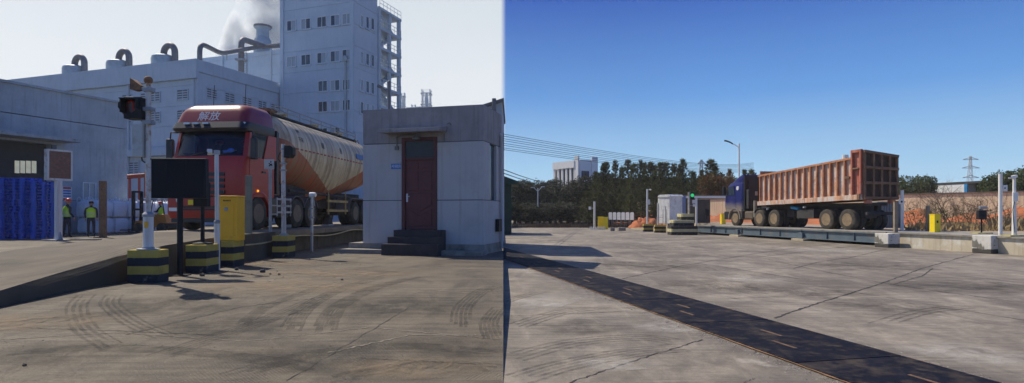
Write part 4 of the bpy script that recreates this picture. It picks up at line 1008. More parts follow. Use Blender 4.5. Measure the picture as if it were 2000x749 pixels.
for x in (-1.0,1.0): part('marker_lamp', M_chrome, vz, lambda b: b.box(x-.08,x+.08,.24,.34,3.06,3.12))
rf2 = part('roof_fairing', M_rred, tk, lambda b: b.loft([rrect(.24,2.0,1.10,.22,3.12), rrect(.40,2.02,1.06,.24,3.44), rrect(.49,2.0,1.01,.28,3.58), rrect(.66,1.96,.92,.3,3.69), rrect(.95,1.85,.75,.3,3.735)]), True)
part('roof_crease', M_cblk, rf2, lambda b: (b.beam((-.75,.39,3.40), (.78,.41,3.43), .012, .02)))
text('badge_lettering', '解放', .34, M_frame, rf2, Matrix.Translation((-.06,.325,3.30)) @ Matrix.Rotation(R(64),4,'X') @ Matrix.Shear('XY',4,(.25,0)), .006)
for x in (-.3,.7): part('antenna', M_cblk, rf2, lambda b: b.tube([(x,.9,3.7),(x,.95,4.35)], .01, 5))
# bumper, grille and lamps
bp = part('bumper', M_cred, tk, lambda b: b.loft([rrect(-.04,.5,1.12,.2,.36), rrect(-.09,.5,1.15,.2,.5), rrect(-.07,.5,1.15,.2,.955)]), True)
part('grille', M_cblk, tk, lambda b: [b.box(-.62,.62,-.03,.02,1.05+k*.17,1.15+k*.17) for k in range(4)]); part('lower_intake', M_cblk, bp, lambda b: [b.box(-.65,.65,-.105,-.06,.58+k*.075,.63+k*.075) for k in range(2)])
part('skirt', M_cblk, tk, lambda b: b.box(-1.0,1.0,.0,.45,.24,.355)); part('number_plate', M_yellow2, bp, lambda b: b.box(-.42,-.08,-.105,-.085,.74,.88)); 
for s in (-1, 1):
    h = part('headlight', M_chrome, bp, lambda b: b.loft([[(s*(.68+x),-.075+(.0 if x < .3 else .09),z) for x, z in ((0,.80),(.42,.80),(.44,.95),(0,.92))], [(s*(.68+x),-.1+(.0 if x < .3 else .1),z) for x, z in ((.02,.82),(.40,.82),(.42,.93),(.02,.9))]]))
    part('fog_lamp', M_chrome, bp, lambda b: b.box(*sorted((s*.72, s*1.0)), -.10, -.06, .56, .66)) 
    if s > 0: part('turn_lamp', M_amber, bp, lambda b: b.box(1.0,1.13,-.06,.12,.84,.93))
    # front wheel arch
    rg = []
    for k in range(13):
        a = R(-12+204*k/12); c, q = math.cos(a), math.sin(a)
        rg.append([(s*x, .92+r*c, .5+r*q) for x, r in ((.80,.56),(1.15,.56),(1.165,.62),(1.13,.70),(.80,.70))])
    ar = part('wheel_arch', M_cred, tk, lambda b: b.loft(rg), True); part('side_marker', M_amber, ar, lambda b: b.sphere((s*1.16,.80,1.16), .035, 8, 6))
    # doors
    dr = part('door', M_cred, tk, lambda b: b.prism([(.33,1.28),(1.3,1.28),(1.3,1.9),(1.32,2.13),(.38,2.13)], *sorted((s*1.145, s*1.162)), 'X'), bevel=.006); part('door_handle', M_cblk, dr, lambda b: b.box(*sorted((s*1.163, s*1.185)), 1.02, 1.22, 1.70, 1.76))
    part('lower_step', M_cblk, tk, lambda b: (b.box(*sorted((s*.85, s*1.13)), 1.52, 1.96, .42, .97)), bevel=.02); part('step_tread', M_steel, tk, lambda b: [b.box(*sorted((s*1.0, s*1.16)), 1.55, 1.93, z, z+.04) for z in (.45,.72)])
    # mirrors
    mr = part('mirror', M_cblk, tk, lambda b: b.cbox((s*1.30,.36,2.36), (.20,.12,.62), rz=R(s*-12)), bevel=.03); part('mirror_arm', M_cblk, mr, lambda b: b.tube([(s*1.08,.42,2.86),(s*1.25,.33,2.86),(s*1.30,.36,2.64)], .022, 8)); part('mirror_arm', M_cblk, mr, lambda b: b.tube([(s*1.12,.45,2.1),(s*1.28,.38,2.12)], .02, 8))
    part('mirror_glass', M_chrome, mr, lambda b: b.cbox((s*1.29,.428,2.36), (.16,.012,.54), rz=R(s*-12)))
[part('deflector', M_cblk, tk, lambda b: b.prism([(1.96,1.1),(2.1,1.1),(2.12,3.05),(1.98,3.1)], *sorted((s*1.02, s*1.13)), 'X')) for s in (-1, 1)]
# chassis
part('chassis_rail', M_chas, tk, lambda b: [b.box(*sorted((s*.38, s*.48)), .3, 6.0, .62, .9) for s in (-1, 1)])
part('fuel_tank', M_chas, tk, lambda b: b.box(.62,1.1,2.05,2.85,.35,.85), bevel=.06)
part('battery_box', M_chas, tk, lambda b: b.box(-1.1,-.6,2.05,2.9,.35,.9), bevel=.03)
sgd = MB()
for z in (.50,.70,.92): sgd.box(1.08,1.13,1.98,2.95,z,z+.06)
for y in (2.0,2.9): sgd.box(1.09,1.12,y,y+.05,.4,1.0)
sgd.build('side_guard', pm('pale_guard', (.36,.37,.38), .6), tk)
for y in (.92, 3.38, 4.45, 8.75, 9.85):
    part('axle', M_chas, tk, lambda b: b.tube([(-1.0,y,.49),(1.0,y,.49)], .09, 8))
    for s in (-1, 1):
        put_wheel(TRW, tk, s*.98, y, .49)
        if y > 1: put_wheel(TRW, tk, s*.66, y, .49)
M_fend = pm('trailer_fender', (.10,.10,.115), .6, var=.2, dirt=(.16,.13,.1))
for y in (3.38, 4.45):
    for s in (-1, 1):
        rg = []
        for k in range(9): a = R(20+140*k/8); rg.append([(s*x, y+r*math.cos(a), .49+r*math.sin(a)) for x, r in ((.55,.57),(1.13,.57),(1.13,.60),(.55,.60))])
        part('mudguard', M_fend, tk, lambda b: b.loft(rg), True)
for s in (-1, 1): part('mudguard', M_fend, tk, lambda b: b.loft([[(s*x,y,z+h) for x, h in ((.5,0),(1.13,0),(1.13,.05),(.5,.05))] for y, z in ((8.05,.55),(8.15,.95),(8.3,1.09),(10.3,1.09),(10.45,.95),(10.5,.6))]))
# tank
def tank_mat():
    t = NT('tank_paint'); x, y, z = t.sep()
    edge = t.math('ADD', t.math('MULTIPLY', t.math('ABSOLUTE', t.math('SUBTRACT', y, 7.0)), .36), t.math('MULTIPLY_ADD', t.noise(2, 4), .10, 1.32))
    low = t.math('LESS_THAN', z, edge)
    cream = t.mix(t.rng(t.noise(1.2, 6), .3, .7), (.60,.48,.29), (.70,.58,.38)); red = t.mix(t.rng(t.noise(1.6, 6), .3, .7), (.36,.075,.03), (.46,.12,.05))
    k = t.mix(low, cream, red)
    sv = t.noise(1, 6, .65, vec=t.map((1.2, 5.5, .28)))
    k = t.mix(t.rng(sv, .44, .62, 0, .85), k, (.27,.19,.11)); k = t.mix(t.rng(t.noise(1.4, 8, .7), .5, .75, 0, .7), k, (.22,.165,.10))
    k = t.mix(t.rng(t.noise(1, 5, .6, vec=t.map((1.5, 9, .15), loc=(4,2,1))), .62, .72, 0, .7), k, (.10,.08,.06))
    t.bump(t.noise(14, 4), .08, .01); return t.fin(k, .5)
M_tank = tank_mat()
def tring(y, r, d, n=36):
    rg = []
    for k in range(n):
        a = 2*math.pi*k/n; c, s2 = math.cos(a), math.sin(a)
        if s2 >= 0: rg.append((r*c, y, 2.72+r*s2))
        else: rg.append((r*c*(1-.22*max(0, d-r)*abs(s2)), y, 2.72+d*s2))
    return rg
def dd(y): return 1.12+max(0, .64*(1-abs(y-7.0)/3.9))
rings = [tring(2.42,.15,.15), tring(2.45,.5,.5), tring(2.52,.82,.82), tring(2.64,1.0,1.0), tring(2.8,1.09,1.09)]
y = 2.95
while y < 10.9: rings.append(tring(y, 1.12, dd(y))); y += .25
rings += [tring(10.95,1.09,1.1), tring(11.1,.95,.95), tring(11.22,.6,.6), tring(11.26,.12,.12)]
tn = part('tank', M_tank, tk, lambda b: b.loft(rings), True)
for y in (2.95, 4.2, 5.4, 6.6, 7.8, 9.0, 10.2):
    rg = [(p[0]*1.008, y, 2.72+(p[2]-2.72)*1.008) for p in tring(y, 1.12, dd(y))]
    part('weld_band', M_tank, tn, lambda b: b.loft([rg, [(p[0],y+.05,p[2]) for p in rg]]), True)
M_rtape = pm('red_tape', (.35,.05,.035), .5, bump=0)
k = 0
while 3.0+k*.32 < 10.6: part('reflector_strip', M_rtape, tn, lambda b: b.box(1.105,1.128,3.0+k*.32,3.17+k*.32,2.66,2.71)); k += 1
M_ink = pm('faded_black_paint', (.10,.095,.085), .7, bump=0)
for body, y, z, sz in (('下灰', 3.72, 3.02, .2), ('容积', 3.72, 3.32, .13), ('罐', 5.5, 3.0, .26), ('重', 7.2, 2.98, .26)):
    a = math.asin(min(1, (z-2.72)/1.12)); ca = math.cos(a)*1.12
    text('tank_lettering', body, sz, M_ink, tn, Matrix.Translation((ca+.012, y, z)) @ Matrix.Rotation(R(90),4,'Z') @ Matrix.Rotation(R(90)-a,4,'X'), .002)
part('blue_mark', pm('faded_blue', (.12,.22,.42), .7, bump=0), tn, lambda b: b.cbox((1.118,9.3,2.95), (.03,.9,.22), ry=R(-12)))
# walkway and rails on top of the tank
part('walkway', M_chas, tk, lambda b: b.box(-.3,.42,3.0,10.7,3.80,3.86)); rr = MB()
for zz in (4.02, 4.16): rr.tube([(.40,3.2,zz),(.40,10.6,zz)], .02, 6)
for q in range(9): rr.tube([(.40,3.2+q*.925,3.85),(.40,3.2+q*.925,4.16)], .018, 6)
rr.build('top_rail', M_steel, tk)
for y in (4.4, 7.0, 9.5): part('manhole', M_tank, tk, lambda b: b.lathe([(.3,3.8),(.3,3.98),(.34,4.0),(.34,4.05),(0,4.1)], c=(-.1,y,0), n=18), True)
part('tool_tray', M_rust, tk, lambda b: b.box(-.5,.55,2.55,3.1,3.86,3.94)); 
def ladder(b, x, y0, z0, z1, lean=0):
    for q in (0, .4): b.tube([(x,y0+q,z0),(x-lean*.4,y0+q,z0+(z1-z0)*.6),(x-lean,y0+q,z1)], .022, 6)
    n2 = int((z1-z0)/.28)
    for k2 in range(n2): f = k2/n2; xx = x-(lean*.4*f/.6 if f < .6 else lean*.4+lean*.6*(f-.6)/.4); b.tube([(xx,y0,z0+(z1-z0)*f),(xx,y0+.4,z0+(z1-z0)*f)], .016, 6)
part('rear_ladder', M_rust, tk, lambda b: ladder(b, 1.17, 10.4, 1.2, 3.9, .75), True); part('front_ladder', M_rust, tk, lambda b: ladder(b, .85, 2.25, 1.1, 3.9, .3), True)
gb = MB()
for y in (6.0, 7.7): gb.box(1.06,1.1,y,y+.05,.45,1.35)
for z in (.55, .92): gb.box(1.07,1.12,5.9,7.9,z,z+.09)
gb.build('side_guard', pm('yellowish_guard', (.42,.31,.12), .7, var=.2, dirt=(.22,.17,.1)), tk)
part('side_pipe', M_chas, tk, lambda b: b.tube([(1.0,3.0,1.25),(1.05,5.5,1.2),(1.05,8.2,1.15)], .05, 8), True)
part('landing_leg', M_chas, tk, lambda b: (b.box(.85,.95,6.35,6.5,.3,1.3), b.prism([(6.2,.06),(6.65,.06),(6.5,.32),(6.35,.32)], .78, 1.0, 'X')))
part('landing_foot', M_cabinet, tk, lambda b: b.box(.76,1.03,6.15,6.7,.02,.06)); pbox('underframe', M_chas, tk, -.45,.45,3.0,5.4,.95,1.5); pbox('underframe', M_chas, tk, -.45,.45,8.0,10.9,.7,1.35)
part('mud_flap', M_cabinet, tk, lambda b: b.box(.75,1.1,2.98,3.0,.02,.12))
# crew behind the glass
def crew(label, lx, hel):
    p = tk.matrix_basis @ Vector((lx, 1.15, 1.72)); o = thing('person', label, 'person', p, 6); o.scale = (1.05, 1.05, 1.05)
    V = [(0,0,.18,.16,.12),(0,0,.34,.15,.11),(0,-.02,.52,.17,.12),(0,-.02,.62,.10,.09),(0,-.03,.70,.055),(0,-.05,.76,.055),(.2,-.02,.58,.06),(.25,-.12,.36,.05),(.18,-.36,.44,.038),(-.2,-.02,.58,.06),(-.25,-.12,.36,.05),(-.18,-.36,.44,.038)]
    skin_mesh('body', V, [(0,1),(1,2),(2,3),(3,4),(4,5),(3,6),(6,7),(7,8),(3,9),(9,10),(10,11)], pm('grey_shirt', (.09,.10,.11), .9), o, 1)
    h = part('head', M_skin, o, lambda b: (b.sphere((0,-.06,.83), .1, 14, 10, (.8,1,1.2)), b.sphere((0,-.165,.82), .018, 8, 6), b.sphere((.08,-.05,.83), .025, 6, 5, (.4,.8,1.2)), b.sphere((-.08,-.05,.83), .025, 6, 5, (.4,.8,1.2))), True)
    part('eyes_and_mouth', M_hair, h, lambda b: (b.sphere((.032,-.15,.845), .012, 6, 5), b.sphere((-.032,-.15,.845), .012, 6, 5), b.box(-.025,.025,-.155,-.14,.775,.783)))
    part('helmet', hel, o, lambda b: b.lathe([(.15,.88),(.155,.89),(.125,.9),(.12,.95),(.09,1.0),(.04,1.02),(0,1.025)], c=(0,-.06,0), n=18), True)
    hand(o, (.18,-.36,.46), 1, M_skin); hand(o, (-.18,-.36,.46), 1, M_skin)
crew('driver in a red helmet behind the right of the tanker windscreen', .62, M_hredr)
crew('passenger in an orange helmet in the middle of the tanker windscreen', -.22, pm('helmet_orange', (.55,.10,.03), .35, bump=0))
# forklift driver
p = fl.matrix_basis @ Vector((0,.35,1.0)); o = thing('person', 'forklift driver in a lime vest and red helmet on the orange forklift', 'person', p, 95)
V = [(0,.05,.08,.16,.12),(0,.04,.26,.15,.11),(0,0,.45,.17,.12),(0,0,.57,.10,.09),(0,-.01,.65,.055),(0,-.03,.71,.055),(.2,0,.52,.06),(.25,-.10,.3,.05),(.15,-.33,.34,.038),(-.2,0,.52,.06),(-.25,-.10,.3,.05),(-.15,-.33,.34,.038),(.1,-.35,.06,.075),(.12,-.5,-.3,.05),(.12,-.62,-.32,.04),(-.1,-.35,.06,.075),(-.12,-.5,-.3,.05),(-.12,-.62,-.32,.04)]
skin_mesh('body', V, [(0,1),(1,2),(2,3),(3,4),(4,5),(3,6),(6,7),(7,8),(3,9),(9,10),(10,11),(0,12),(12,13),(13,14),(0,15),(15,16),(16,17)], M_navy, o, 1)
part('vest', M_hiv, o, lambda b: b.loft([[(rx*math.cos(2*math.pi*k/20), ry*math.sin(2*math.pi*k/20)+.02, z) for k in range(20)] for z, rx, ry in ((.1,.185,.145),(.28,.185,.145),(.42,.21,.155),(.52,.2,.14),(.6,.12,.10))], cap=False), True)
h = part('head', M_skin, o, lambda b: (b.sphere((0,-.04,.78), .1, 14, 10, (.8,1,1.2)), b.sphere((0,-.145,.77), .018, 8, 6)), True); part('eyes_and_mouth', M_hair, h, lambda b: (b.sphere((.032,-.13,.795), .012, 6, 5), b.sphere((-.032,-.13,.795), .012, 6, 5), b.box(-.025,.025,-.135,-.12,.725,.733)))
part('helmet', M_hredr, o, lambda b: b.lathe([(.15,.83),(.155,.84),(.125,.85),(.12,.9),(.09,.95),(.04,.97),(0,.975)], c=(0,-.04,0), n=18), True)
hand(o, (.15,-.33,.36), 1, M_skin); hand(o, (-.15,-.33,.36), 1, M_skin)
# ------------------------------------------------------------------ right yard: joints, plates
grd = bpy.data.objects['yard_concrete']
for i, (pts, wd) in enumerate([
    ([(1512,622),(1600,592),(1720,555),(1800,525),(1905,496)], .05), ([(1745,556),(1800,540),(1822,525)], .04), ([(1500,508),(1620,533),(1740,556),(1850,572),(2000,592)], .04),
    ([(1550,525),(1600,512),(1660,504),(1732,487)], .05), ([(1300,497),(1480,503),(1620,486),(1700,478)], .05), ([(1110,749),(1240,705),(1372,664)], .025), ([(1215,545),(1330,520),(1500,492),(1640,474)], .05),
    ([(1100,495),(1250,500),(1400,520),(1560,545)], .04), ([(1180,478),(1400,490),(1640,500),(1860,508),(2000,520)], .045), ([(1450,749),(1700,735)][:1]+[(1475,740)], .01)]):
    crack([gnd(x, y, 0) for x, y in pts], wd*.8, .004, M_tar, grd, jit=.014, seg=22, seed=i+20)
for i, (pts, n, sp) in enumerate([([(1700,640),(1800,610),(1900,600),(2000,610)], 3, .12), ([(1000,640),(1100,610),(1200,600),(1300,605)], 4, .1),
      ([(1000,700),(1120,670),(1250,660),(1330,670)], 4, .1), ([(1150,520),(1250,512),(1400,510),(1560,520)], 4, .12), ([(1990,560),(1880,545),(1760,540)], 4, .1), ([(1060,570),(1000,585),(985,600)][:2]+[(990,590)], 3, .1), ([(1000,745),(1100,715),(1230,690),(1330,680)], 5, .08), ([(1240,490),(1400,480),(1560,480),(1700,488)], 5, .15)]):
    tyre_mark([gnd(x, y, 0) for x, y in pts], n, sp, .003+.0002*i, grd, k=i+50)
M_jl = pm('faint_joint', (.085,.073,.06), .95, var=.3, bump=.2)
for i, (a0, b0, a1, b1) in enumerate(((4.6,-2,4.6,24),(9.2,-4,9.2,20),(-3.4,2,-3.4,9),(1.5,9.3,14,9.3),(1.5,14.6,14,14.6),(1.5,4.0,12,4.0),(-3.4,3.2,-.3,3.2),(-4,7.4,-.3,7.4))):
    o_ = gnd(1556,713,0); dx_, dy_ = Vector((math.cos(R(-13)),-math.sin(R(-13)),0)), Vector((math.sin(R(-13)),math.cos(R(-13)),0))
    crack([o_+dx_*a0+dy_*b0, o_+dx_*a1+dy_*b1], .018, .0035, M_jl, grd, jit=.006, seg=120, seed=90+i)
M_plate = pm('dark_steel_plate', (.007,.0075,.013), .7, 0, var=.4, scale=2, bump=.2, bs=25, dirt=(.10,.078,.055), dscale=2.6, dth=(.50,.78), spec=.1, streak=(.05,.036,.028))
PA = -13.0; pd = Vector((math.sin(R(PA)), math.cos(R(PA)), 0)); pr_ = Vector((math.cos(R(PA)), -math.sin(R(PA)), 0))
p0 = gnd(1556, 713, 0)
strip = thing('steel_plate_strip', 'line of dark steel plates with rusty slots crossing the grey yard', 'steel plates', (p0.x, p0.y, 0), PA)
PL, PW = 2.05, 1.22
for k in range(-2, 10):
    pl = MB().box(0, PW, k*PL+.008, (k+1)*PL-.008, .003, .022).build('plate', M_plate, strip, bevel=.004)
    for (fx, fy) in ((.33,.34),(.55,.62)):
        M_slot = pm('dull_slot_rust', (.13,.075,.042), .9, var=.5, scale=12, bump=.4, dirt=(.06,.045,.035), dscale=9); sl = MB().box(fx*PW-.019, fx*PW+.019, k*PL+fy*PL-.19, k*PL+fy*PL+.19, .0225, .0255).build('slot', M_slot, pl)
for xo in (-.014, PW+.016): crack([(xo, -2*PL), (xo+.01, 2*PL), (xo-.006, 6*PL), (xo, 10*PL)], .034, .012, M_rust, strip, 'rusty_edge', jit=.008, seg=60, seed=3)
M_rub2 = pm('broken_concrete', (.30,.27,.235), .95, var=.35, scale=9, bump=.5)
rb = MB(); rn = random.Random(11)
for i in range(9000):
    t = rn.uniform(-2, 9.8)*PL; s = rn.choice((-1,-1,1)); off = (-.03-abs(rn.gauss(0,.11))) if s < 0 else (PW+.04+abs(rn.gauss(0,.07)))
    c = Vector((off, t, .0)); r = rn.uniform(.004,.013)*(1 if rn.random() < .95 else 1.9)
    rb.add([c+Vector((rn.uniform(-1,1)*r, rn.uniform(-1,1)*r, 0)) for _ in range(3)]+[c+Vector((0,0,r*rn.uniform(.3,.6)))], [(0,1,3),(1,2,3),(2,0,3)])
o = rb.build('crumbled_edge', M_rub2, strip); o['kind'] = 'stuff'
# spilled dust and oil on both yards: ragged thin patches
def spill_mat(name, c, amt):
    t = NT(name); t.fin(c, .95); g = t.n('ShaderNodeTexCoord').outputs['Generated']; x, y, z = t.sep(g)
    r = t.math('ADD', t.math('POWER', t.math('SUBTRACT', x, .5), 2), t.math('POWER', t.math('SUBTRACT', y, .5), 2)); fall = t.rng(r, 0, .24, 1, 0)
    nn_ = t.math('MULTIPLY', t.rng(t.noise(2.2, 9, .75, dist=.8), .38, .68), t.math('POWER', fall, 1.3)); tr = t.n('ShaderNodeBsdfTransparent'); mx = t.n('ShaderNodeMixShader')
    t.l(t.math('MULTIPLY', nn_, amt, clamp=True), mx.inputs[0]); t.l(tr.outputs[0], mx.inputs[1]); t.l(t.b.outputs[0], mx.inputs[2]); t.l(mx.outputs[0], t.out.inputs[0]); return t.m
M_chalk, M_oil, M_mud = spill_mat('chalk_dust', (.52,.49,.44), .75), spill_mat('oil_stain', (.035,.030,.026), .6), spill_mat('dried_mud', (.27,.20,.125), .9)
def spill(px, py, lx, ly, rot, m, left, k):
    p = gl(px, py) if left else gnd(px, py, 0); b = MB(); n = 8
    for i in range(n+1):
        for j in range(n+1):
            a, c = (i/n-.5)*lx, (j/n-.5)*ly; X_, Y_ = p.x+a*math.cos(rot)-c*math.sin(rot), p.y+a*math.sin(rot)+c*math.cos(rot)
            b.v.append((X_-p.x, Y_-p.y, (zl(Y_) if left else 0)+.0060+.0003*k-p.z))
    for i in range(n):
        for j in range(n): q = i*(n+1)+j; b.f.append((q, q+n+1, q+n+2, q+1))
    o = b.build('ground_stain', m, yard if left else grd, fix=False); o.location = p
for k, (px, py, lx, ly, rot, m, left) in enumerate(((1065,590,.9,2.4,-.5,M_chalk,0),(1465,546,1.8,1.6,0,M_chalk,0),(1885,690,1.1,1.2,.4,M_chalk,0),(1300,640,.9,.7,.2,M_chalk,0),(1205,712,.8,.5,.3,M_chalk,0),(1620,490,4,3,.1,M_chalk,0),(1740,600,2.2,1.6,.5,M_oil,0),(1390,560,2.5,2.2,.2,M_oil,0),(1130,640,1.4,1.2,.1,M_oil,0),(1880,560,3,2,.3,M_oil,0),(1560,570,3,2,-.3,M_oil,0),(1640,668,.4,.3,0,M_chalk,0),
    (1260,520,3,3,.2,M_oil,0),(1700,520,4,3,.4,M_oil,0),(120,690,1.6,1.0,.2,M_oil,1),(420,640,2.2,1.4,.1,M_oil,1),(760,600,2.6,1.6,-.2,M_oil,1),(880,680,1.4,1.0,.3,M_oil,1),(560,560,4,2.0,.3,M_mud,1),(650,535,5,2.2,.1,M_mud,1),(300,600,3,1.6,.2,M_oil,1),(800,720,1.6,.7,.1,M_mud,1),(600,700,1.8,1.0,-.2,M_oil,1),(60,630,2.4,1.2,.1,M_mud,1),(500,515,4,2.0,.3,M_mud,1))): spill(px, py, lx, ly, rot, m, left, k)
# ------------------------------------------------------------------ steel weighbridge and its approaches
QA = -12.5; qd = Vector((math.sin(R(QA)), math.cos(R(QA)), 0)); qr = Vector((math.cos(R(QA)), -math.sin(R(QA)), 0)); Q0 = Vector((16.1, 25.3, 0))
def qy(px): return along(Q0, qd, px)
BL = qy(1360); DZ = .62
M_bst = pm('blue_grey_steel', (.11,.15,.185), .55, .2, var=.15, scale=2, dirt=(.20,.17,.13), dscale=1.5, dth=(.55,.75)); M_pad = pm('footing_concrete', (.42,.36,.25), .9, var=.2)
wb = thing('weighbridge', 'blue grey steel weighbridge platform under the dump truck', 'weighbridge', Q0, QA)
nseg = 3; y = .05
for k in range(nseg):
    y0, y1 = .05+(BL-.1)*k/nseg+.02, .05+(BL-.1)*(k+1)/nseg-.02
    pbox('deck_plate', M_conc, wb, 0, 3.6, y0, y1, DZ-.05, DZ)
    part('side_beam', M_bst, wb, lambda b: (b.box(.0,.16,y0,y1,DZ-.1,DZ-.051), b.box(.07,.1,y0,y1,.17,DZ-.1), b.box(.0,.16,y0,y1,.125,.17)))
    st = MB(); q = y0+.05
    while q < y1: st.box(.012,.069,q,q+.02,.171,DZ-.101); q += 1.7
    st.build('stiffener', M_bst, wb)
    pbox('under_beam', M_chas, wb, .6, 3.4, y0, y1, .15, DZ-.052)
for px in (1440, 1565):
    yy = qy(px); pbox('footing', M_pad, wb, -.25, .5, yy-.45, yy+.45, .0, .11, bevel=.01); part('load_cell', M_bst, wb, lambda b: b.box(-.08,.2,yy-.15,yy+.15,.112,.42), bevel=.01)
pbox('pit_floor', M_darkc, wb, .5, 3.5, 0, BL, .002, .02)
# approach on the right
ap = MB(); ap.M = Matrix.Translation(Q0) @ Matrix.Rotation(-R(QA),4,'Z')
M_apw = pm('yellowed_kerb_wall', (.50,.44,.33), .9, var=.12, scale=1.5, dirt=(.62,.60,.54), dscale=1.2, dth=(.5,.62), streak=(.33,.27,.18))
ap.box(0.05, 3.7, -14, -.04, -.01, DZ-.06); tag(ap.build('approach_wall', M_apw), kind='structure')
ar2 = MB(); ar2.M = ap.M; ar2.box(-.02, 3.75, -14, -.06, DZ-.055, DZ); tag(ar2.build('approach_road', M_conc), kind='structure')
isl = MB(); isl.M = ap.M; isl.box(3.78, 9.5, -14, BL+12, -.01, DZ-.03); tag(isl.build('verge', pm('dusty_verge', (.30,.24,.17), .95, var=.3, bump=.4)), kind='structure')
al = MB(); al.M = ap.M; y1 = BL+11
al.add([(0,BL+.06,0),(3.7,BL+.06,0),(3.7,y1,0),(0,y1,0),(0,BL+.06,DZ-.01),(3.7,BL+.06,DZ-.01),(3.7,y1,.12),(0,y1,.12)], [(3,2,1,0),(4,5,6,7),(0,1,5,4),(1,2,6,5),(2,3,7,6),(3,0,4,7)]); tag(al.build('far_approach', pm('pale_kerb', (.46,.39,.27), .9, var=.15)), kind='structure')
def endblock(label, px0, px1, top, base):
    Z = dep(base, 0); x0, x1 = XW(px0, Z), XW(px1, Z); h = HW(top, Z); s = (x1-x0)*.86
    t = NT('whitewashed_block_%d' % px0); k = t.mix(t.rng(t.noise(3, 8, .7), .45, .65), (.62,.60,.55), (.40,.38,.34)); z = t.sep()[2]
    k = t.mix(t.math('LESS_THAN', t.math('ADD', z, t.math('MULTIPLY', t.noise(5, 4), .12)), .22), k, (.06,.055,.05)); k = t.mix(t.math('MULTIPLY', t.rng(t.noise(2.2, 3), .56, .6), .8), k, (.10,.09,.07)); t.bump(t.noise(25,6), .5, .02); m = t.fin(k, .9)
    o = MB().box(0, s, 0, .7, 0, h).build('end_block', m, bevel=.02); o.location = (x0, Z, 0); o.rotation_euler = (0,0,-R(QA)); return tag(o, label, 'concrete block')
endblock('square whitewashed concrete block at the right end of the steel platform', 1735, 1767, 457, 484.5); endblock('square whitewashed concrete block near the right edge of the photo', 1936, 1970, 461, 496.5)

# ------------------------------------------------------------------ wall, soil bank
wq = Vector((33.3, 38.3, 0)); wdv = Vector((-.53, .848, 0)); WAZ = math.degrees(math.atan2(wdv.x, wdv.y))
M_bw = pm('tan_wall_render', (.80,.65,.43), .95, var=.12, scale=.6, bump=.25, dirt=(.60,.46,.29), dth=(.5,.78), dscale=.6, streak=(.50,.38,.24))
wall = thing('boundary_wall', 'long tan rendered wall behind the right weighbridge', 'wall', wq, WAZ)
for k in range(-3, 6): pbox('wall_panel', M_bw, wall, 0, .25, k*6+.01, (k+1)*6-.01, 0, 2.78)
for k in range(-3, 6): pbox('coping', pm('coping_brown', (.17,.13,.10), .9), wall, -.06, .31, k*6, (k+1)*6-.015, 2.781, 2.88)
def bank(name, label, c, az, L, Wd, H, m, seed, nx=40, ny=10):
    rn = random.Random(seed); b = MB()
    for i in range(nx+1):
        for j in range(ny+1):
            f = j/ny; h = H*(f**1.3)*(1-.25*f)*(1+.35*math.sin(i*.9+seed)*math.sin(i*.37))+rn.uniform(-.03,.03)*(.2+f) if 0 < j else -.05
            if i in (0, nx): h = -.05
            b.v.append((-Wd*(1-f)+rn.uniform(-.04,.04), L*i/nx+rn.uniform(-.04,.04), h))
    for i in range(nx):
        for j in range(ny): a = i*(ny+1)+j; b.f.append((a, a+ny+1, a+ny+2, a+1))
    o = b.build(name, m, smooth=True); o.location = c; o.rotation_euler = (0,0,-R(az)); return tag(o, kind='structure')
M_soil = pm('red_clay', (.40,.120,.045), .95, var=.3, scale=1.2, bump=.5, bs=9, dirt=(.19,.115,.06), dth=(.48,.66), dscale=.9)
bank('clay_bank', '', wq-wdv*17+Vector((-.05,-.03,.25)), WAZ, 52, 4.6, 1.6, M_soil, 3, 90)
bank('clay_mound', '', Vector((XW(1298,56), 54.5, .1)), 80, 5.0, 3.2, 1.1, M_soil, 8, 16) if False else None
mo = MB(); rn = random.Random(4)
for i in range(25):
    for j in range(13):
        fx, fy = i/24*2-1, j/12*2-1; h = max(0, 1-fx*fx)*max(0, 1-fy*fy); mo.v.append((fx*1.5+rn.uniform(-.06,.06), fy*1.5+rn.uniform(-.06,.06), 0.85*h**.7*(1+.3*math.sin(i*1.1)*math.cos(j))+rn.uniform(-.04,.04) if h > 0 else -.05))
for i in range(24):
    for j in range(12): a = i*13+j; mo.f.append((a, a+13, a+14, a+1))
o = mo.build('clay_mound', M_soil, smooth=True); o.location = (XW(1262,55), 55, .1); tag(o, kind='structure')
# brown earth under the trees
eb = MB(); eb.quad((2,57,.012),(60,57,.012),(60,260,.012),(2,260,.012)); tag(eb.build('earth_verge', pm('brown_earth', (.075,.05,.032), .95, var=.3, scale=.5), fix=False), kind='structure')
# ------------------------------------------------------------------ dump truck on the steel weighbridge
DT0 = Vector((16.49, 27.73, DZ-.03))
dt = thing('dump_truck', 'blue cab truck with a long rusty orange tipper trailer', 'truck', DT0, QA)
def bed_mat(name, a, b_, c_, seed, ws=1.0):
    t = NT(name); v = t.map((1,1,1), loc=(seed*3.1, seed*1.7, 0))
    k = t.mix(t.rng(t.noise(1.3, 6, .65, vec=v), .35, .62), a, b_)
    k = t.mix(t.rng(t.noise(1, 6, .7, vec=t.map((3, 3.5, .7), loc=(seed*2,1,0))), .42, .56, 0, .95*ws), k, (.60,.55,.50))
    k = t.mix(t.rng(t.noise(2.6, 8, .75, vec=v), .50, .66, 0, .9), k, c_)
    k = t.mix(t.rng(t.noise(1, 6, .7, vec=t.map((4, 9, .5), loc=(seed,4,2))), .52, .64, 0, .8), k, (.30,.125,.06))
    k = t.mix(t.rng(t.noise(9, 6, .75, vec=v), .60, .72, 0, .7), k, (.12,.05,.028))
    t.bump(t.noise(18, 6, .7), .4, .02); return t.fin(k, .8)
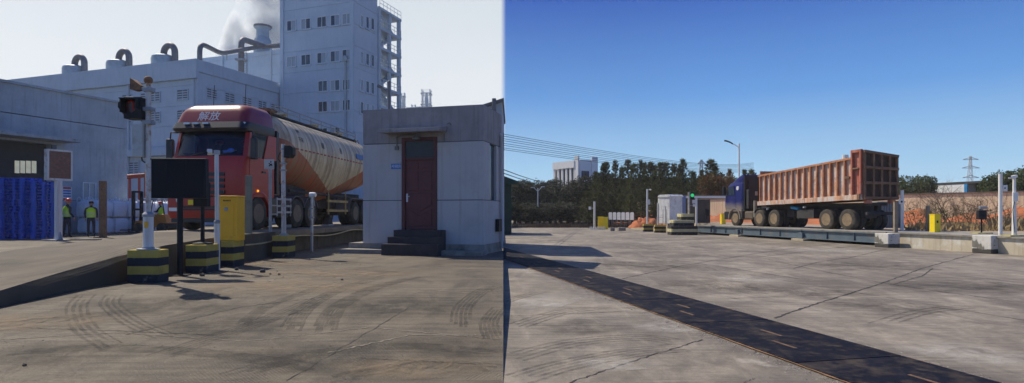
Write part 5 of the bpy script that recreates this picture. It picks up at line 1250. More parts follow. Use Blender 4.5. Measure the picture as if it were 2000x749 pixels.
M_bedp = bed_mat('worn_bed_panel', (.66,.285,.13), (.62,.40,.27), (.40,.17,.08), 1); M_bedr = bed_mat('worn_bed_rib', (.52,.20,.075), (.42,.16,.065), (.26,.10,.048), 2, .2); M_bedc = bed_mat('red_corner', (.46,.115,.065), (.40,.10,.055), (.25,.08,.04), 5, .2)
M_gate = pm('tailgate_rust', (.20,.115,.07), .85, var=.3, scale=3, bump=.4, dirt=(.10,.06,.04), dscale=2); M_gated = pm('tailgate_dark', (.055,.035,.026), .9, var=.3, scale=2)
LB, WB = 7.79, 1.92
zb = lambda y: 1.48-.19*y/LB
zt = lambda y: 3.46-.46*y/LB
RL = [.55]+[.55+.47*k for k in range(1, 16)]
for i in range(len(RL)-1):
    y0, y1 = RL[i], RL[i+1]
    part('side_panel', M_bedp, dt, lambda b: b.prism([(y0,zb(y0)+.25),(y1,zb(y1)+.25),(y1,zt(y1)),(y0,zt(y0))], .03, .07, 'X'))
part('side_panel', M_bedc, dt, lambda b: b.prism([(.02,zb(0)+.2),(.55,zb(.55)+.25),(.55,3.84),(.02,3.84)], .031, .07, 'X'))
for i, y in enumerate(RL):
    part('rib', M_bedr, dt, lambda b: b.prism([(y-.036,zb(y)+.24),(y+.036,zb(y)+.24),(y+.036,zt(y)-.0),(y-.036,zt(y)-.0)], -.085, .029, 'X'), bevel=.008)
part('far_side', M_bedr, dt, lambda b: b.prism([(.02,zb(0)+.2),(LB,zb(LB)+.25),(LB,zt(LB)),(.02,zt(0))], WB-.07, WB-.03, 'X'))
part('top_rail', M_bedr, dt, lambda b: (b.beam((.0,.5,zt(.5)+.05), (.0,LB,zt(LB)+.05), .16, .11)), bevel=.01); part('top_rail', M_bedr, dt, lambda b: (b.beam((WB,.5,zt(.5)+.05), (WB,LB,zt(LB)+.05), .16, .11)))
part('bottom_rail', M_bedp, dt, lambda b: b.prism([(-.02,zb(0)-.0),(LB,zb(LB)),(LB,zb(LB)+.245),(-.02,zb(0)+.245)], -.10, .12, 'X'), bevel=.01); part('bottom_rail', M_bedr, dt, lambda b: b.prism([(-.02,zb(0)),(LB,zb(LB)),(LB,zb(LB)+.245),(-.02,zb(0)+.245)], WB-.12, WB+.10, 'X'))
part('front_wall', M_bedr, dt, lambda b: b.box(.072,WB-.072,LB-.06,LB,zb(LB)+.1,zt(LB)+.35)); part('bed_floor', M_bedr, dt, lambda b: b.prism([(.0,zb(0)+.1),(LB,zb(LB)+.1),(LB,zb(LB)+.2),(.0,zb(0)+.2)], .121, WB-.121, 'X'))
for y in (-.02, .50): part('corner_post', M_bedc, dt, lambda b: b.box(-.10,.028,y,y+.1,zb(y)+.246,3.86), bevel=.01)
part('corner_cap', M_bedc, dt, lambda b: b.box(-.10,.06,.081,.499,3.72,3.86), bevel=.01); part('corner_shelf', M_gate, dt, lambda b: b.box(-.13,.028,.08,.5,2.93,3.0)); part('hinge', M_gate, dt, lambda b: (b.box(-.16,-.08,.0,.16,1.5,1.75), b.box(-.09,.0,.7,1.0,2.5,2.62)), bevel=.01)
part('far_post', M_bedr, dt, lambda b: b.box(WB-.05,WB+.08,-.02,.12,1.5,3.62))
# tailgate
tg = part('tailgate', M_gated, dt, lambda b: b.add([(0,-.03,1.55),(WB,-.03,1.55),(WB,.02,1.55),(0,.02,1.55),(0,-.03,3.8),(WB,-.03,3.56),(WB,.02,3.56),(0,.02,3.8)], [(3,2,1,0),(4,5,6,7),(0,1,5,4),(1,2,6,5),(2,3,7,6),(3,0,4,7)]))
for f in (.0, .27, .52, .77, 1.0): x = .05+f*(WB-.1); part('gate_bar', M_gate, tg, lambda b: b.box(x-.055,x+.055,-.13,-.031,1.53,3.82-.24*f-.0))
for z, dz in ((1.50,0),(2.22,-.03),(2.95,-.08),(3.70,-.22)): part('gate_rail', M_gate, tg, lambda b: b.beam((.0,-.105,z+.06), (WB,-.105,z+.06+dz), .13, .12))
part('underrun', M_chas, dt, lambda b: b.box(.2,WB-.2,-.1,.02,.75,.9))
pbox('tail_fitting', M_bedc, dt, .1,.4,-.16,.0,1.3,1.48); pbox('tail_fitting', M_bedc, dt, WB-.5,WB-.2,-.16,.0,1.3,1.48)
# chassis and running gear
part('chassis', M_chas, dt, lambda b: (b.box(.65,.85,.2,9.3,.85,1.25), b.box(WB-.85,WB-.65,.2,9.3,.85,1.25))); part('subframe', M_chas, dt, lambda b: b.box(.4,WB-.4,.1,7.6,1.2,1.34)); [pbox('spring_hanger', M_chas, dt, .5,.8,y-.3,y+.3,.6,.95) for y in (.3,1.64,3.1,5.6,7.1)]
M_tyr = pm('dusty_tyre', (.045,.039,.032), .9, var=.25, bump=.35, dirt=(.12,.095,.07), dscale=3, dth=(.5,.7)); M_rimr = pm('brown_rim', (.26,.19,.115), .8, .1, var=.3, dirt=(.12,.085,.05), dscale=5)
DTW = wheel_meshes(.52, .30, M_tyr, M_rimr, '_dumper')
for y in (.94, 2.33, 6.42, 7.75, 10.3):
    part('axle', M_chas, dt, lambda b: b.tube([(.2,y,.52),(WB-.2,y,.52)], .1, 8))
    xs = (.16, .52, WB-.52, WB-.16) if y < 10 else (.22, WB-.22)
    for x in xs: put_wheel(DTW, dt, x, y, .52)
for y in (6.42, 7.75):
    rg = []
    for k in range(9): a = R(35+110*k/8); rg.append([(x, y+r*math.cos(a), .52+r*math.sin(a)) for x, r in ((.0,.60),(.65,.60),(.65,.63),(.0,.63))])
    if y > 7: part('mudguard', M_chas, dt, lambda b: b.loft(rg), True)
part('blue_canister', pm('bright_blue', (.02,.30,.62), .4, bump=0), dt, lambda b: b.cbox((.35,5.0,1.12), (.2,.62,.14), rx=R(6)), bevel=.03)
part('rear_lamp', M_chrome, dt, lambda b: (b.box(.0,.12,3.9,4.0,1.12,1.2), b.box(.02,.12,7.0,7.12,1.05,1.13)))
part('tool_box', M_chas, dt, lambda b: b.box(.1,.6,3.3,4.6,.55,1.05), bevel=.02); part('fuel_tank', pm('dusty_tank', (.11,.085,.06), .8), dt, lambda b: b.box(.08,.6,8.45,9.35,.45,.95), bevel=.08); part('side_pipe', pm('pale_pipe', (.30,.27,.22), .7), dt, lambda b: b.tube([(.15,8.35,.6),(.15,8.35,1.6)], .09, 10), True)
# cab
def cab_mat():
    t = NT('dusty_blue_cab'); z = t.sep()[2]
    f = t.rng(t.math('ADD', z, t.math('MULTIPLY', t.math('SUBTRACT', t.noise(2.5, 5), .5), .5)), 1.0, 1.6)
    k = t.mix(f, (.24,.20,.155), (.009,.016,.135)); return t.fin(k, t.rng(f, 0, 1, .85, .35))
M_bc = cab_mat()
def crect(y0, y1, z, hw=.94, rc=.2): return [(p[0]+WB/2, p[1], p[2]) for p in rrect(y0, y1, hw, rc, z)]
part('cab_body', M_bc, dt, lambda b: b.loft([crect(9.42,11.42,.95), crect(9.42,11.5,1.3), crect(9.42,11.48,1.75), crect(9.42,11.34,2.1,.935,.2), crect(9.44,11.12,2.62,.91,.22), crect(9.46,10.9,2.78,.87,.25)]), True)
rf3 = part('wind_deflector', M_bc, dt, lambda b: b.loft([crect(9.45,10.8,2.781,.84,.22), crect(9.42,10.4,3.0,.84,.2), crect(9.40,9.95,3.2,.82,.16), crect(9.40,9.7,3.25,.8,.1)]), True)
part('rear_face', M_cblk, dt, lambda b: b.box(.08,WB-.08,9.30,9.415,1.0,3.15)); part('rear_frame', M_chas, dt, lambda b: [b.box(x,x+.08,9.2,9.299,.9,2.9) for x in (.3,1.1,1.9)]); part('rear_sticker', pm('pale_sticker', (.5,.42,.34), .6, bump=0), dt, lambda b: [b.box(.5+k*.3,.68+k*.3,9.285,9.299,1.95,2.2) for k in range(3)])
part('air_intake', M_chas, dt, lambda b: b.box(.15,.5,9.0,9.28,1.1,2.3), bevel=.03)
# near side is x = 0 side
part('side_window', M_pane, dt, lambda b: b.prism([(10.25,2.0),(11.15,2.0),(11.0,2.5),(10.35,2.58)], -.006, .06, 'X')); dr = part('door', M_bc, dt, lambda b: b.prism([(10.15,1.15),(11.3,1.15),(11.28,1.95),(10.15,1.95)], .004, .03, 'X'), bevel=.006); part('door_handle', M_cblk, dr, lambda b: b.box(-.01,.012,10.25,10.4,1.7,1.76))
part('round_emblem', M_frame, dt, lambda b: b.lathe([(.13,-.005),(.13,.05)], c=(.0,9.95,2.42), n=20, axis='X')); part('mirror', M_cblk, dt, lambda b: (b.box(-.2,-.02,11.2,11.34,2.0,2.55), b.tube([(.05,11.2,2.6),(-.1,11.27,2.62),(-.1,11.27,2.5)], .02, 6)), bevel=.02)
rg = []
for k in range(11): a = R(-5+190*k/10); rg.append([(x, 10.3+r*math.cos(a), .52+r*math.sin(a)) for x, r in ((-.02,.58),(.45,.58),(.45,.68),(-.02,.66))])
part('wheel_arch', M_bc, dt, lambda b: b.loft(rg), True); part('bumper', M_cblk, dt, lambda b: b.box(.06,WB-.06,11.0,11.55,.42,.94), bevel=.05); part('step', M_chas, dt, lambda b: b.box(.03,.3,9.5,9.72,.5,1.1), bevel=.02)
# ------------------------------------------------------------------ posts and machines on the right verge
VZ = DZ-.03
def vp(px, py): Z = dep(py, VZ); return Vector((XW(px, Z), Z, VZ))
M_wp = pm('pole_white', (.74,.73,.70), .6, var=.06, bump=.05, dirt=(.5,.42,.33), dscale=2.5, dth=(.6,.75)); M_wood = pm('weathered_post', (.26,.205,.15), .9, var=.25, scale=4, bump=.3)
M_ypad = pm('yellow_pad', (.45,.38,.14), .9, var=.2, dirt=(.2,.18,.12), dscale=3)
o = thing('rusty_post', 'brown rusty post standing on the white end block behind the trailer', 'post', at(1749,457,25.0)); part('post', M_wood, o, lambda b: b.box(-.07,.07,-.06,.06,0,HW(394,25)-HW(457,25)), bevel=.006); part('cap', M_rust, o, lambda b: b.box(-.09,.09,-.08,.08,HW(394,25)-HW(457,25),HW(393,25)-HW(457,25)))
p = vp(1762, 452); o = thing('white_pole', 'short white pole with a small dotted sign plate beside the trailer tail', 'pole', p); part('pole', M_wp, o, lambda b: b.tube([(0,0,0),(0,0,HW(372,p.y)-VZ)], .07, 12), True)
pl = part('sign_plate', M_wp, o, lambda b: b.box(-.22,.0,-.12,-.09,HW(399,p.y)-VZ,HW(390,p.y)-VZ)); part('dot', M_black, pl, lambda b: b.lathe([(.05,-.125),(.05,-.12)], c=(-.1,0,HW(394.5,p.y)-VZ), n=12, axis='Y'))
p = vp(1812, 453); o = thing('timber_post', 'plain weathered post left of the yellow box', 'post', p); part('post', M_wood, o, lambda b: b.box(-.06,.06,-.06,.06,0,HW(402,p.y)-VZ), bevel=.006)
p = vp(1826, 455); o = thing('barrier_box', 'lemon yellow barrier box standing alone before the clay bank', 'barrier', p, -8); h = HW(420,p.y)-VZ
part('cabinet', M_yellow2, o, lambda b: b.box(-.14,.14,-.14,.14,0,h), bevel=.012); part('badge', M_black, o, lambda b: b.box(-.05,.03,-.146,-.141,h*.55,h*.68)); part('lid', M_yellow2, o, lambda b: b.box(-.15,.15,-.15,.15,h,h+.03), bevel=.006)
p = vp(1917, 458); o = thing('card_reader', 'black card reader on a thin post with a grey camera above it', 'card reader', p); z = lambda py: HW(py, p.y)-VZ
part('pad', M_ypad, o, lambda b: b.box(-.3,.3,-.2,.25,0,.07)); part('post', M_black, o, lambda b: b.tube([(0,0,.07),(0,0,z(427))], .03, 10), True); part('case', M_black, o, lambda b: b.box(-.16,.16,-.08,.08,z(429),z(411)), bevel=.015); part('screen', M_black2, o, lambda b: b.box(-.12,.12,-.086,-.081,z(425),z(419)))
part('camera', M_steel, o, lambda b: b.cbox((.05,0,z(406)), (.28,.12,.1)), bevel=.015); part('camera_stem', M_steel, o, lambda b: b.tube([(0,0,z(411)),(0,0,z(407))], .025, 8))
p = vp(1954, 461); o = thing('white_pole', 'tall plain white pole with a small white box near the right edge', 'pole', p); z = lambda py: HW(py, p.y)-VZ
part('pole', M_wp, o, lambda b: b.tube([(0,0,0),(0,0,z(340))], .065, 14), True); bx3 = part('box', M_wp, o, lambda b: b.box(.065,.22,-.06,.06,z(374),z(362)), bevel=.008); part('lens', M_black, bx3, lambda b: b.lathe([(.03,-.065),(.03,-.06)], c=(.12,0,z(368)), n=10, axis='Y'))
p = vp(1981, 464); o = thing('camera_pole', 'white camera pole with a grey box at the far right edge', 'camera pole', p); z = lambda py: HW(py, p.y)-VZ
part('pad', M_ypad, o, lambda b: b.box(-.3,.3,-.2,.25,0,.08)); part('pole', M_wp, o, lambda b: b.tube([(0,0,.08),(0,0,z(348))], [.075,.045], 12), True); part('box', M_wp, o, lambda b: b.box(-.12,.06,-.1,-.05,z(394),z(376)), bevel=.008)
c = part('camera', M_wp, o, lambda b: b.cbox((-.08,-.04,z(346)), (.3,.12,.09), rz=R(15), ry=R(-10)), bevel=.015); part('lens', M_black, c, lambda b: b.cbox((-.235,-.08,z(345.4)), (.02,.08,.06), rz=R(15))); part('cable', M_black, o, lambda b: b.tube([(-.06,-.08,z(394)),(-.1,-.06,z(410)),(-.06,-.04,z(430)),(-.03,-.06,z(455))], .012, 5))
# sheet metal hut behind the trailer
hz0 = vp(1712, 452); o = thing('sheet_hut', 'narrow grey blue corrugated hut behind the trailer tail', 'hut', (XW(1716,33.5), 33.5, VZ), 4); h = HW(396,33.5)-VZ
M_sheet = pm('grey_sheet', (.22,.25,.28), .6, .3, var=.15, dirt=(.14,.12,.1), dscale=1.5)
part('wall', M_sheet, o, lambda b: b.box(0,1.35,.06,1.4,0,h)); part('roof', M_steel, o, lambda b: b.box(-.1,1.45,-.05,1.5,h+.001,h+.06))
for k in range(9): part('corrugation', M_sheet, o, lambda b: b.prism([(.0+k*.15,0.058),(.04+k*.15,.0),(.09+k*.15,.0),(.13+k*.15,.058)], 0, h-.01, 'Z'))
# ------------------------------------------------------------------ weighing station at the far end
p = Vector((XW(1283,46), 46, DZ)); o = thing('small_cabin', 'small pale grey cabin with a rounded roof at the far end of the steel platform', 'cabin', p+Vector((.15,0,0)), 62); h = HW(383,46)-DZ
M_cabin = pm('cabin_grey', (.70,.70,.68), .7, var=.1, dirt=(.42,.42,.4), dscale=2)
part('wall', M_cabin, o, lambda b: b.box(0,1.2,0,1.3,0,h-.12), bevel=.02); part('roof', M_cabin, o, lambda b: b.prism([(-.05,h-.119),(1.25,h-.119),(1.25,h-.04),(1.1,h+.08),(.1,h+.08),(-.05,h-.02)], -.05, 1.35, 'Y')); part('door_edge', M_steel, o, lambda b: b.box(.72,.76,-.02,-.002,.02,h*.62)); part('pipe', M_cabin, o, lambda b: b.tube([(-.1,0,-.4),(-.1,0,h*.75)], .06, 8), True)
part('side_box', M_cabin, o, lambda b: b.box(-.22,-.03,.1,.5,h*.72,h-.2), bevel=.01); part('handrail', M_steel, o, lambda b: (b.tube([(.75,-.25,-.02),(.75,-.25,h*.5),(1.15,-.25,h*.5),(1.15,-.25,-.02)], .022, 6), b.tube([(.05,-.25,-.02),(.05,-.25,h*.22),(.75,-.25,h*.22)], .02, 6)))
o = thing('portal_frame', 'white steel portal with a dull blue column beyond the cabin', 'frame', (0,0,0)); Zf = 47.6
part('beam', M_wp, o, lambda b: b.box(XW(1318,Zf),XW(1432,Zf),Zf-.1,Zf+.1,HW(387.5,Zf),HW(383,Zf))); part('blue_column', pm('dull_blue_column', (.17,.22,.36), .6), o, lambda b: b.box(XW(1329,Zf),XW(1338,Zf),Zf-.2,Zf+.12,.3,HW(382,Zf))); part('post', M_wp, o, lambda b: b.box(XW(1357.5,Zf),XW(1361,Zf),Zf-.15,Zf-.05,.3,HW(388,Zf))); part('back_sheet', pm('dark_back_sheet', (.075,.065,.055), .9), o, lambda b: b.box(XW(1319,Zf),XW(1405,Zf),Zf+2.2,Zf+2.3,.3,HW(389,Zf)))
o = thing('bare_stump', 'dark broken post standing under the portal', 'post', (XW(1322,47), 47, .3)); part('post', M_wood, o, lambda b: b.tube([(0,0,0),(.03,0,1.4)], [.12,.09], 8))
p = Vector((XW(1345.5,39.5), 39.5, DZ)); o = thing('traffic_light', 'pale pole with a green signal lamp left of the blue cab', 'traffic light', p); z = lambda py: HW(py, 39.5)-DZ
part('pole', M_rustw, o, lambda b: b.tube([(0,0,-.1),(0,0,z(376))], .07, 12), True); hd2 = part('signal_head', M_black, o, lambda b: b.box(.1,.34,-.08,.1,z(390),z(376)), bevel=.02); part('green_lamp', pm('green_lamp', (.02,.5,.14), .4, bump=0, emit=.9), hd2, lambda b: b.lathe([(.10,-.095),(.12,-.082)], c=(.21,0,z(382)), n=16, axis='Y')); part('sign_plate', M_wp, o, lambda b: (b.box(.2,.42,-.1,-.08,z(398),z(391)), b.box(.24,.48,-.1,-.08,z(404),z(399)))); part('arm', M_steel, o, lambda b: b.beam((0,0,z(402)), (.3,-.05,z(402)), .04, .04))
p = Vector((XW(1381,47), 47, .3)); o = thing('card_reader', 'tiny black card reader on a post before the dark back sheet', 'card reader', p); part('case', M_black, o, lambda b: b.box(-.14,.14,-.08,.08,HW(422,47)-.3,HW(409,47)-.3), bevel=.02); part('post', M_black, o, lambda b: b.tube([(0,0,0),(0,0,HW(422,47)-.3)], .04, 8))
p = Vector((XW(1412,45), 45, .45)); o = thing('barrier_box', 'small yellow box at the front wheel of the dump truck', 'barrier', p); part('cabinet', M_yellow2, o, lambda b: b.box(-.16,.16,-.15,.15,0,HW(419,45)-.45), bevel=.015); part('lid', M_yellow2, o, lambda b: b.box(-.17,.17,-.16,.16,HW(419,45)-.449,HW(418,45)-.45)) 
Zp2 = 45.2; p = Vector((XW(1265.5,Zp2), Zp2+.25, .0)); o = thing('camera_pole', 'white camera pole with a box, left of the grey cabin', 'camera pole', p); z = lambda py: HW(py, p.y)
part('pole', M_wp, o, lambda b: b.tube([(0,0,.3),(0,0,z(370))], .07, 12), True); part('box', M_wp, o, lambda b: b.box(.08,.2,-.06,.06,z(400),z(390))); part('camera', M_wp, o, lambda b: (b.sphere((.23,-.04,z(371)), .07, 8, 6, (1.3,1,.8)), b.beam((0,0,z(371)), (.2,0,z(371)), .03, .03)))
ped('small worn striped block under the far camera pole', 1257, 1276, 1274, 438, 453, 0, 4, 'striped_block'); ped('small worn striped block beside the grey cabin', 1279, 1301, 1299, 440, 455, 0, 4, 'striped_block')
for i, (x0, x1, t, b_, Zq) in enumerate(((1312, 1364, 442, 460, 38.2), (1316, 1357, 430.5, 442.1, 38.6), (1331, 1357, 418, 430.6, 39.0))):
    hh = (b_-t)/F*Zq; z0 = HW(b_, Zq) if i else 0.0; ww = (x1-x0)/F*Zq
    bb = MB(); cut = .12
    bb.prism([(cut,0),(ww-cut,0),(ww,cut),(ww,1.2-cut),(ww-cut,1.2),(cut,1.2),(0,1.2-cut),(0,cut)], 0, hh if i else HW(t, Zq), 'Z')
    o = bb.build('striped_block', stripe_mat('kerb_stripes_%d' % i, 3 if i == 0 else 2, (.60,.55,.30), (.03,.028,.03), H=(hh if i else HW(t,Zq))+.01), bevel=.02); o.location = (XW(x0, Zq), Zq, z0+(.003 if i else 0)); tag(o, 'eight sided striped block, %s of the pile at the platform end' % ('bottom', 'middle', 'top')[i], 'concrete block', 'piled striped blocks')
for i, px in enumerate((1173, 1182)):
    Zy = 52.5-.6*i; p = Vector((XW(px, Zy), Zy, .02)); o = thing('barrier_box', 'yellow barrier box, %s of a pair by the low white fence' % ('left and rear', 'right and front')[i], 'barrier', p, 10, 'pair of far yellow boxes'); h = HW(424+i, Zy)
    part('cabinet', M_yellow2, o, lambda b: b.box(-.24,.24,-.2,.2,0,h-.1), bevel=.02); part('lid', M_yellow2, o, lambda b: b.box(-.26,.26,-.22,.22,h-.099,h), bevel=.02)
p = Vector((XW(1161,52.8), 52.8, 0)); o = thing('camera_pole', 'white pole with a small side box left of the yellow boxes', 'camera pole', p); z = lambda py: HW(py, 52.8)
part('pole', M_wp, o, lambda b: b.tube([(0,0,0),(0,0,z(394))], .09, 12), True); part('box', M_wp, o, lambda b: (b.box(-.5,-.3,-.08,.08,z(410),z(404)), b.beam((-.3,0,z(407)), (0,0,z(407)), .04, .04)))
o = thing('picket_fence', 'low white picket fence at the foot of the yellow boxes', 'fence', (XW(1152,50), 50, 0))
for k in range(11): part('picket', M_wp, o, lambda b: b.box(k*.125,k*.125+.05,-.02,.02,.0,.28))
part('rail', M_wp, o, lambda b: b.box(-.03,1.35,.021,.05,.12,.17))
for i in range(6):
    e5 = Vector((math.cos(R(55)),-math.sin(R(55)),0)); q5 = Vector((XW(1189,60.), 60., 0)); q5 = q5+e5*(along(q5, e5, 1240)/6*i); o = thing('notice_stand', 'white upright notice board on thin legs, %s in the row of six' % ('first','second','third','fourth','fifth','sixth')[i], 'notice board', q5, 55, 'row of white boards')
    part('board', M_wp, o, lambda b: b.prism([(.0,.75),(.46,.75),(.46,1.42),(.38,1.5),(.1,1.5),(0,1.42)], -.03, .03, 'Y')); part('rail', M_steel, o, lambda b: b.box(-.04,.66,.031,.06,.86,.9)); part('leg', M_steel, o, lambda b: (b.box(.02,.05,-.02,.02,0,.749), b.box(.42,.45,-.02,.02,0,.749)))
for i, px in enumerate((1196, 1211, 1217)):
    Zb = 47+i*.4; o = MB().cbox((0,0,.13), (.35,.3,.26), rz=.3*i).build('rubble_block', M_conc, bevel=.03); o.location = (XW(px,Zb), Zb, 0); tag(o, 'small concrete lump beside the far approach, %s' % ('nearest the yellow boxes', 'the middle one', 'nearest the striped blocks')[i], 'rubble')
# green container at the yard's edge
o = thing('green_shed', 'dark green metal shed with an overhanging roof at the edge of the grey yard', 'shed', (0,39.6,0)); M_grn = pm('dark_green_metal', (.010,.045,.026), .6, var=.2, dirt=(.02,.03,.02))
gx0, gx1 = -3.4, XW(999,39.6); h = HW(352,39.6)
part('wall', M_grn, o, lambda b: b.box(gx0,gx1,.03,3.5,0,h-.3)); part('roof', M_grn, o, lambda b: b.prism([(gx0-.2,h-.299),(gx1+.45,h-.299),(gx1+.45,h-.1),(gx1-.5,h+.25),(gx0-.2,h+.25)], -.3, 3.7, 'Y'))
for k in range(6): part('wall_rib', M_grn, o, lambda b: b.box(gx0+.1+k*.6,gx0+.22+k*.6,-.02,.029,0,h-.32))
# ------------------------------------------------------------------ street lamps, wires, pylons
def lamp(label, px, base, top, Z, kind):
    p = Vector((XW(px, Z), Z, 0)); o = thing('street_lamp', label, 'street lamp', p); H = HW(top, Z)
    part('pole', M_wp, o, lambda b: b.tube([(0,0,0),(0,0,H)], [.10,.06], 10), True)
    if kind: 
        part('arm', M_wp, o, lambda b: b.tube([(0,0,H-.35),(-.35,0,H-.1),(XW(1430,Z)-p.x,0,HW(281,Z))], .04, 8), True); part('lamp_head', M_black, o, lambda b: b.loft([[(XW(x,Z)-p.x, yy, HW(y,Z)+zz) for yy, zz in ((-.12,0),(0,-.06),(.12,0),(0,.08))] for x, y in ((1431,281.5),(1426,278.5),(1419,276),(1415,275.5))]), True)
    else: 
        part('arm', M_wp, o, lambda b: b.tube([(0,0,H-.4),(.5,0,H+.15)], .05, 6)); part('arm', M_wp, o, lambda b: b.tube([(0,0,H-.4),(-.5,0,H+.05)], .05, 6)); part('lamp_head', M_wp, o, lambda b: (b.cbox((.65,0,H+.18), (.5,.2,.1)), b.cbox((-.65,0,H+.08), (.5,.2,.1))))
lamp('tall street lamp with one dark head above the blue cab', 1443.5, 416, 281, 50, True); lamp('distant white twin armed street lamp before the dark trees', 1050.5, 424, 368, 75, False)
WR = []
for i, (yl_, yr_) in enumerate(((262,318),(266,320),(271,322),(275,324.5),(280,327),(284,329),(289,331),(292.5,333))): WR.append((yl_, yr_, 24+i*.35, 1472))
for i, (yl_, yr_, Z0, pr2) in enumerate(WR):
    a, c = at(981.5, yl_, Z0), at(pr2, yr_, 118+i*1.0); b = MB(); pts = []
    for k in range(29):
        f = k/28; q = a.lerp(c, f); q.z -= 1.3*4*f*(1-f)*.6; pts.append(q)
    b.tube(pts, [.010+.017*k/28 for k in range(29)], 4); o = b.build('power_line', M_wire); tag(o, '%s thin dark overhead wire of the upper bundle' % ('topmost','second','third','fourth','fifth','sixth','seventh','lowest')[i], 'wire', 'overhead wires')
for i, (yl_, yr_) in enumerate(((331,352),(338,356))):
    a, c = at(981.5, yl_, 25+i), at(1110, yr_, 95); b = MB(); b.tube([a.lerp(c, k/12)-Vector((0,0,.6*4*(k/12)*(1-k/12))) for k in range(13)], .02, 4); tag(b.build('power_line', M_wire), 'thin overhead wire running low to the white building, %s of two' % ('upper', 'lower')[i], 'wire', 'overhead wires')
br = thing('wire_bracket', 'dark steel brackets on the house wall where the wires end', 'bracket', (-.375, 24.5, 0))
for k in range(8): pbox('bracket_stub', M_pipe, br, -.04, .03, -.5+k*.35-.04, -.5+k*.35+.04, HW(WR[k][0],24+k*.35)-.05, HW(WR[k][0],24+k*.35)+.05)
def pylon(label, px, top, Z, wd, arms, m):
    p = Vector((XW(px, Z), Z, 0)); o = thing('pylon', label, 'pylon', p); H = HW(top, Z); b = MB(); n2 = 12
    def hw(z): return wd*(1-.85*z/H)
    for k in range(n2):
        z0, z1 = H*k/n2, H*(k+1)/n2
        for s in (-1, 1):
            b.beam((s*hw(z0),0,z0), (s*hw(z1),0,z1), .15, .15); b.beam((s*hw(z0),0,z0), (-s*hw(z1),0,z1), .09, .09)
            b.beam((s*hw(z0),hw(z0),z0), (s*hw(z1),hw(z1),z1), .15, .15)
    b.build('lattice', m, o)
    for f, L in arms: part('cross_arm', m, o, lambda c: (c.beam((-L,0,H*f), (0,0,H*f+.9), .2, .2), c.beam((L,0,H*f), (0,0,H*f+.9), .2, .2), c.beam((-L,0,H*f), (L,0,H*f), .2, .2)))
    return o
M_pyl = pm('pylon_grey', (.42,.43,.44), .7, bump=0)
pylon('distant grey lattice pylon with three arms above the tan wall', 1896, 305, 230, 1.7, ((.94,3.0),(.80,3.4),(.64,3.2)), M_pyl); pylon('short distant lattice mast among the pine tops', 1370, 312, 150, 1.2, ((.93,.9),), M_pyl)
p = Vector((XW(1651,260), 260, 0)); o = thing('striped_chimney', 'distant red and white chimney above the trailer bed', 'chimney', p); H = HW(303,260)
for k in range(5): part('band', pm('chimney_red', (.45,.12,.10), .8, bump=0) if k % 2 else pm('chimney_white', (.6,.58,.56), .8, bump=0), o, lambda b: b.lathe([(1.5-.05*k, H*(.5+.1*k)), (1.45-.05*k, H*(.6+.1*k)-.01)], n=14))
part('shaft', pm('chimney_white', (.6,.58,.56), .8), o, lambda b: b.lathe([(1.9,0),(1.5,H*.5)], n=14))
# ------------------------------------------------------------------ far buildings
Zc = 105.; cnr = Vector((XW(1129,Zc), Zc, 0)); fb = thing('white_block', 'distant white building with a columned front above the dark trees', 'building', cnr, 56)
la = -along(cnr, -Vector((math.cos(R(56)),-math.sin(R(56)),0)), 1080); fd = Vector((math.sin(R(56)), math.cos(R(56)), 0)); ra = along(cnr, fd, 1166); H = HW(303, Zc)
M_fw = pm('far_white_wall', (.80,.80,.79), .8, var=.05, bump=0); M_fdark = pm('far_recess', (.03,.04,.06), .6, bump=0)
pbox('wall', M_fw, fb, la, -.02, .5, ra, 0, H-.8); pbox('recess', M_fdark, fb, la+.6, -1.0, .3, .499, H-8.2, H-2.3)
for k in range(6): x = la+.1+k*(-la-1.0)/5.3; pbox('column', M_fw, fb, x, x+.45, 0, .299, 0, H-2.25)
pbox('corner_pier', M_fw, fb, -1.0, 0, 0, .299, 0, H-.1); pbox('parapet', M_fw, fb, la, -1.001, -.1, .298, H-2.2, H-.9); pbox('floor_band', M_fw, fb, la, -1.001, -.05, .15, H-6.0, H-5.5)
pbox('side_window', M_fdark, fb, .001, .04, .8, 2.6, H-4.4, H-2.8); pbox('dark_wing', pm('wing_blue', (.12,.15,.2), .7), fb, -4, -.3, ra+.02, ra+4.5, 0, H-3)
pbox('side_pier', M_fw, fb, .0, .25, ra-1.4, ra, 0, H-.2)
Zs2 = 62.; sh = thing('white_shed', 'white shed with a dark flat roof and a blue end behind the tan wall', 'shed', (XW(1812,Zs2), Zs2, 0)); 
sh.rotation_euler = (0,0,-R(76)); es = Vector((math.cos(R(76)),-math.sin(R(76)),0)); s00 = Vector((XW(1812,Zs2), Zs2, 0)); sw_ = along(s00, es, 1888); hh_ = HW(363,Zs2)
pbox('wall', M_fw, sh, -.5, sw_, 0, 8, 0, hh_); pbox('roof', pm('shed_roof', (.055,.05,.05), .8), sh, -1.2, along(s00, es, 1962), -.03, 9, hh_+.001, hh_+.22); pbox('blue_end', pm('shed_blue', (.02,.25,.55), .6), sh, along(s00, es, 1884), along(s00, es, 1890), -.06, -.005, 0, hh_-.01); pbox('open_bay', M_int, sh, along(s00, es, 1891), along(s00, es, 1960), 1, 8, 0, hh_-.01)
Zs3 = 60.; sh2 = thing('tiled_house', 'dark roofed house glimpsed behind the trailer tail', 'building', (XW(1735,Zs3), Zs3, 0)); pbox('wall', pm('tan_house', (.35,.27,.19), .9), sh2, 0, 1.5, 0, 4, 0, HW(360,Zs3)); pbox('roof', pm('shed_roof', (.055,.05,.05), .8), sh2, -.3, 1.75, -.5, 4.5, HW(359.9,Zs3), HW(356,Zs3))

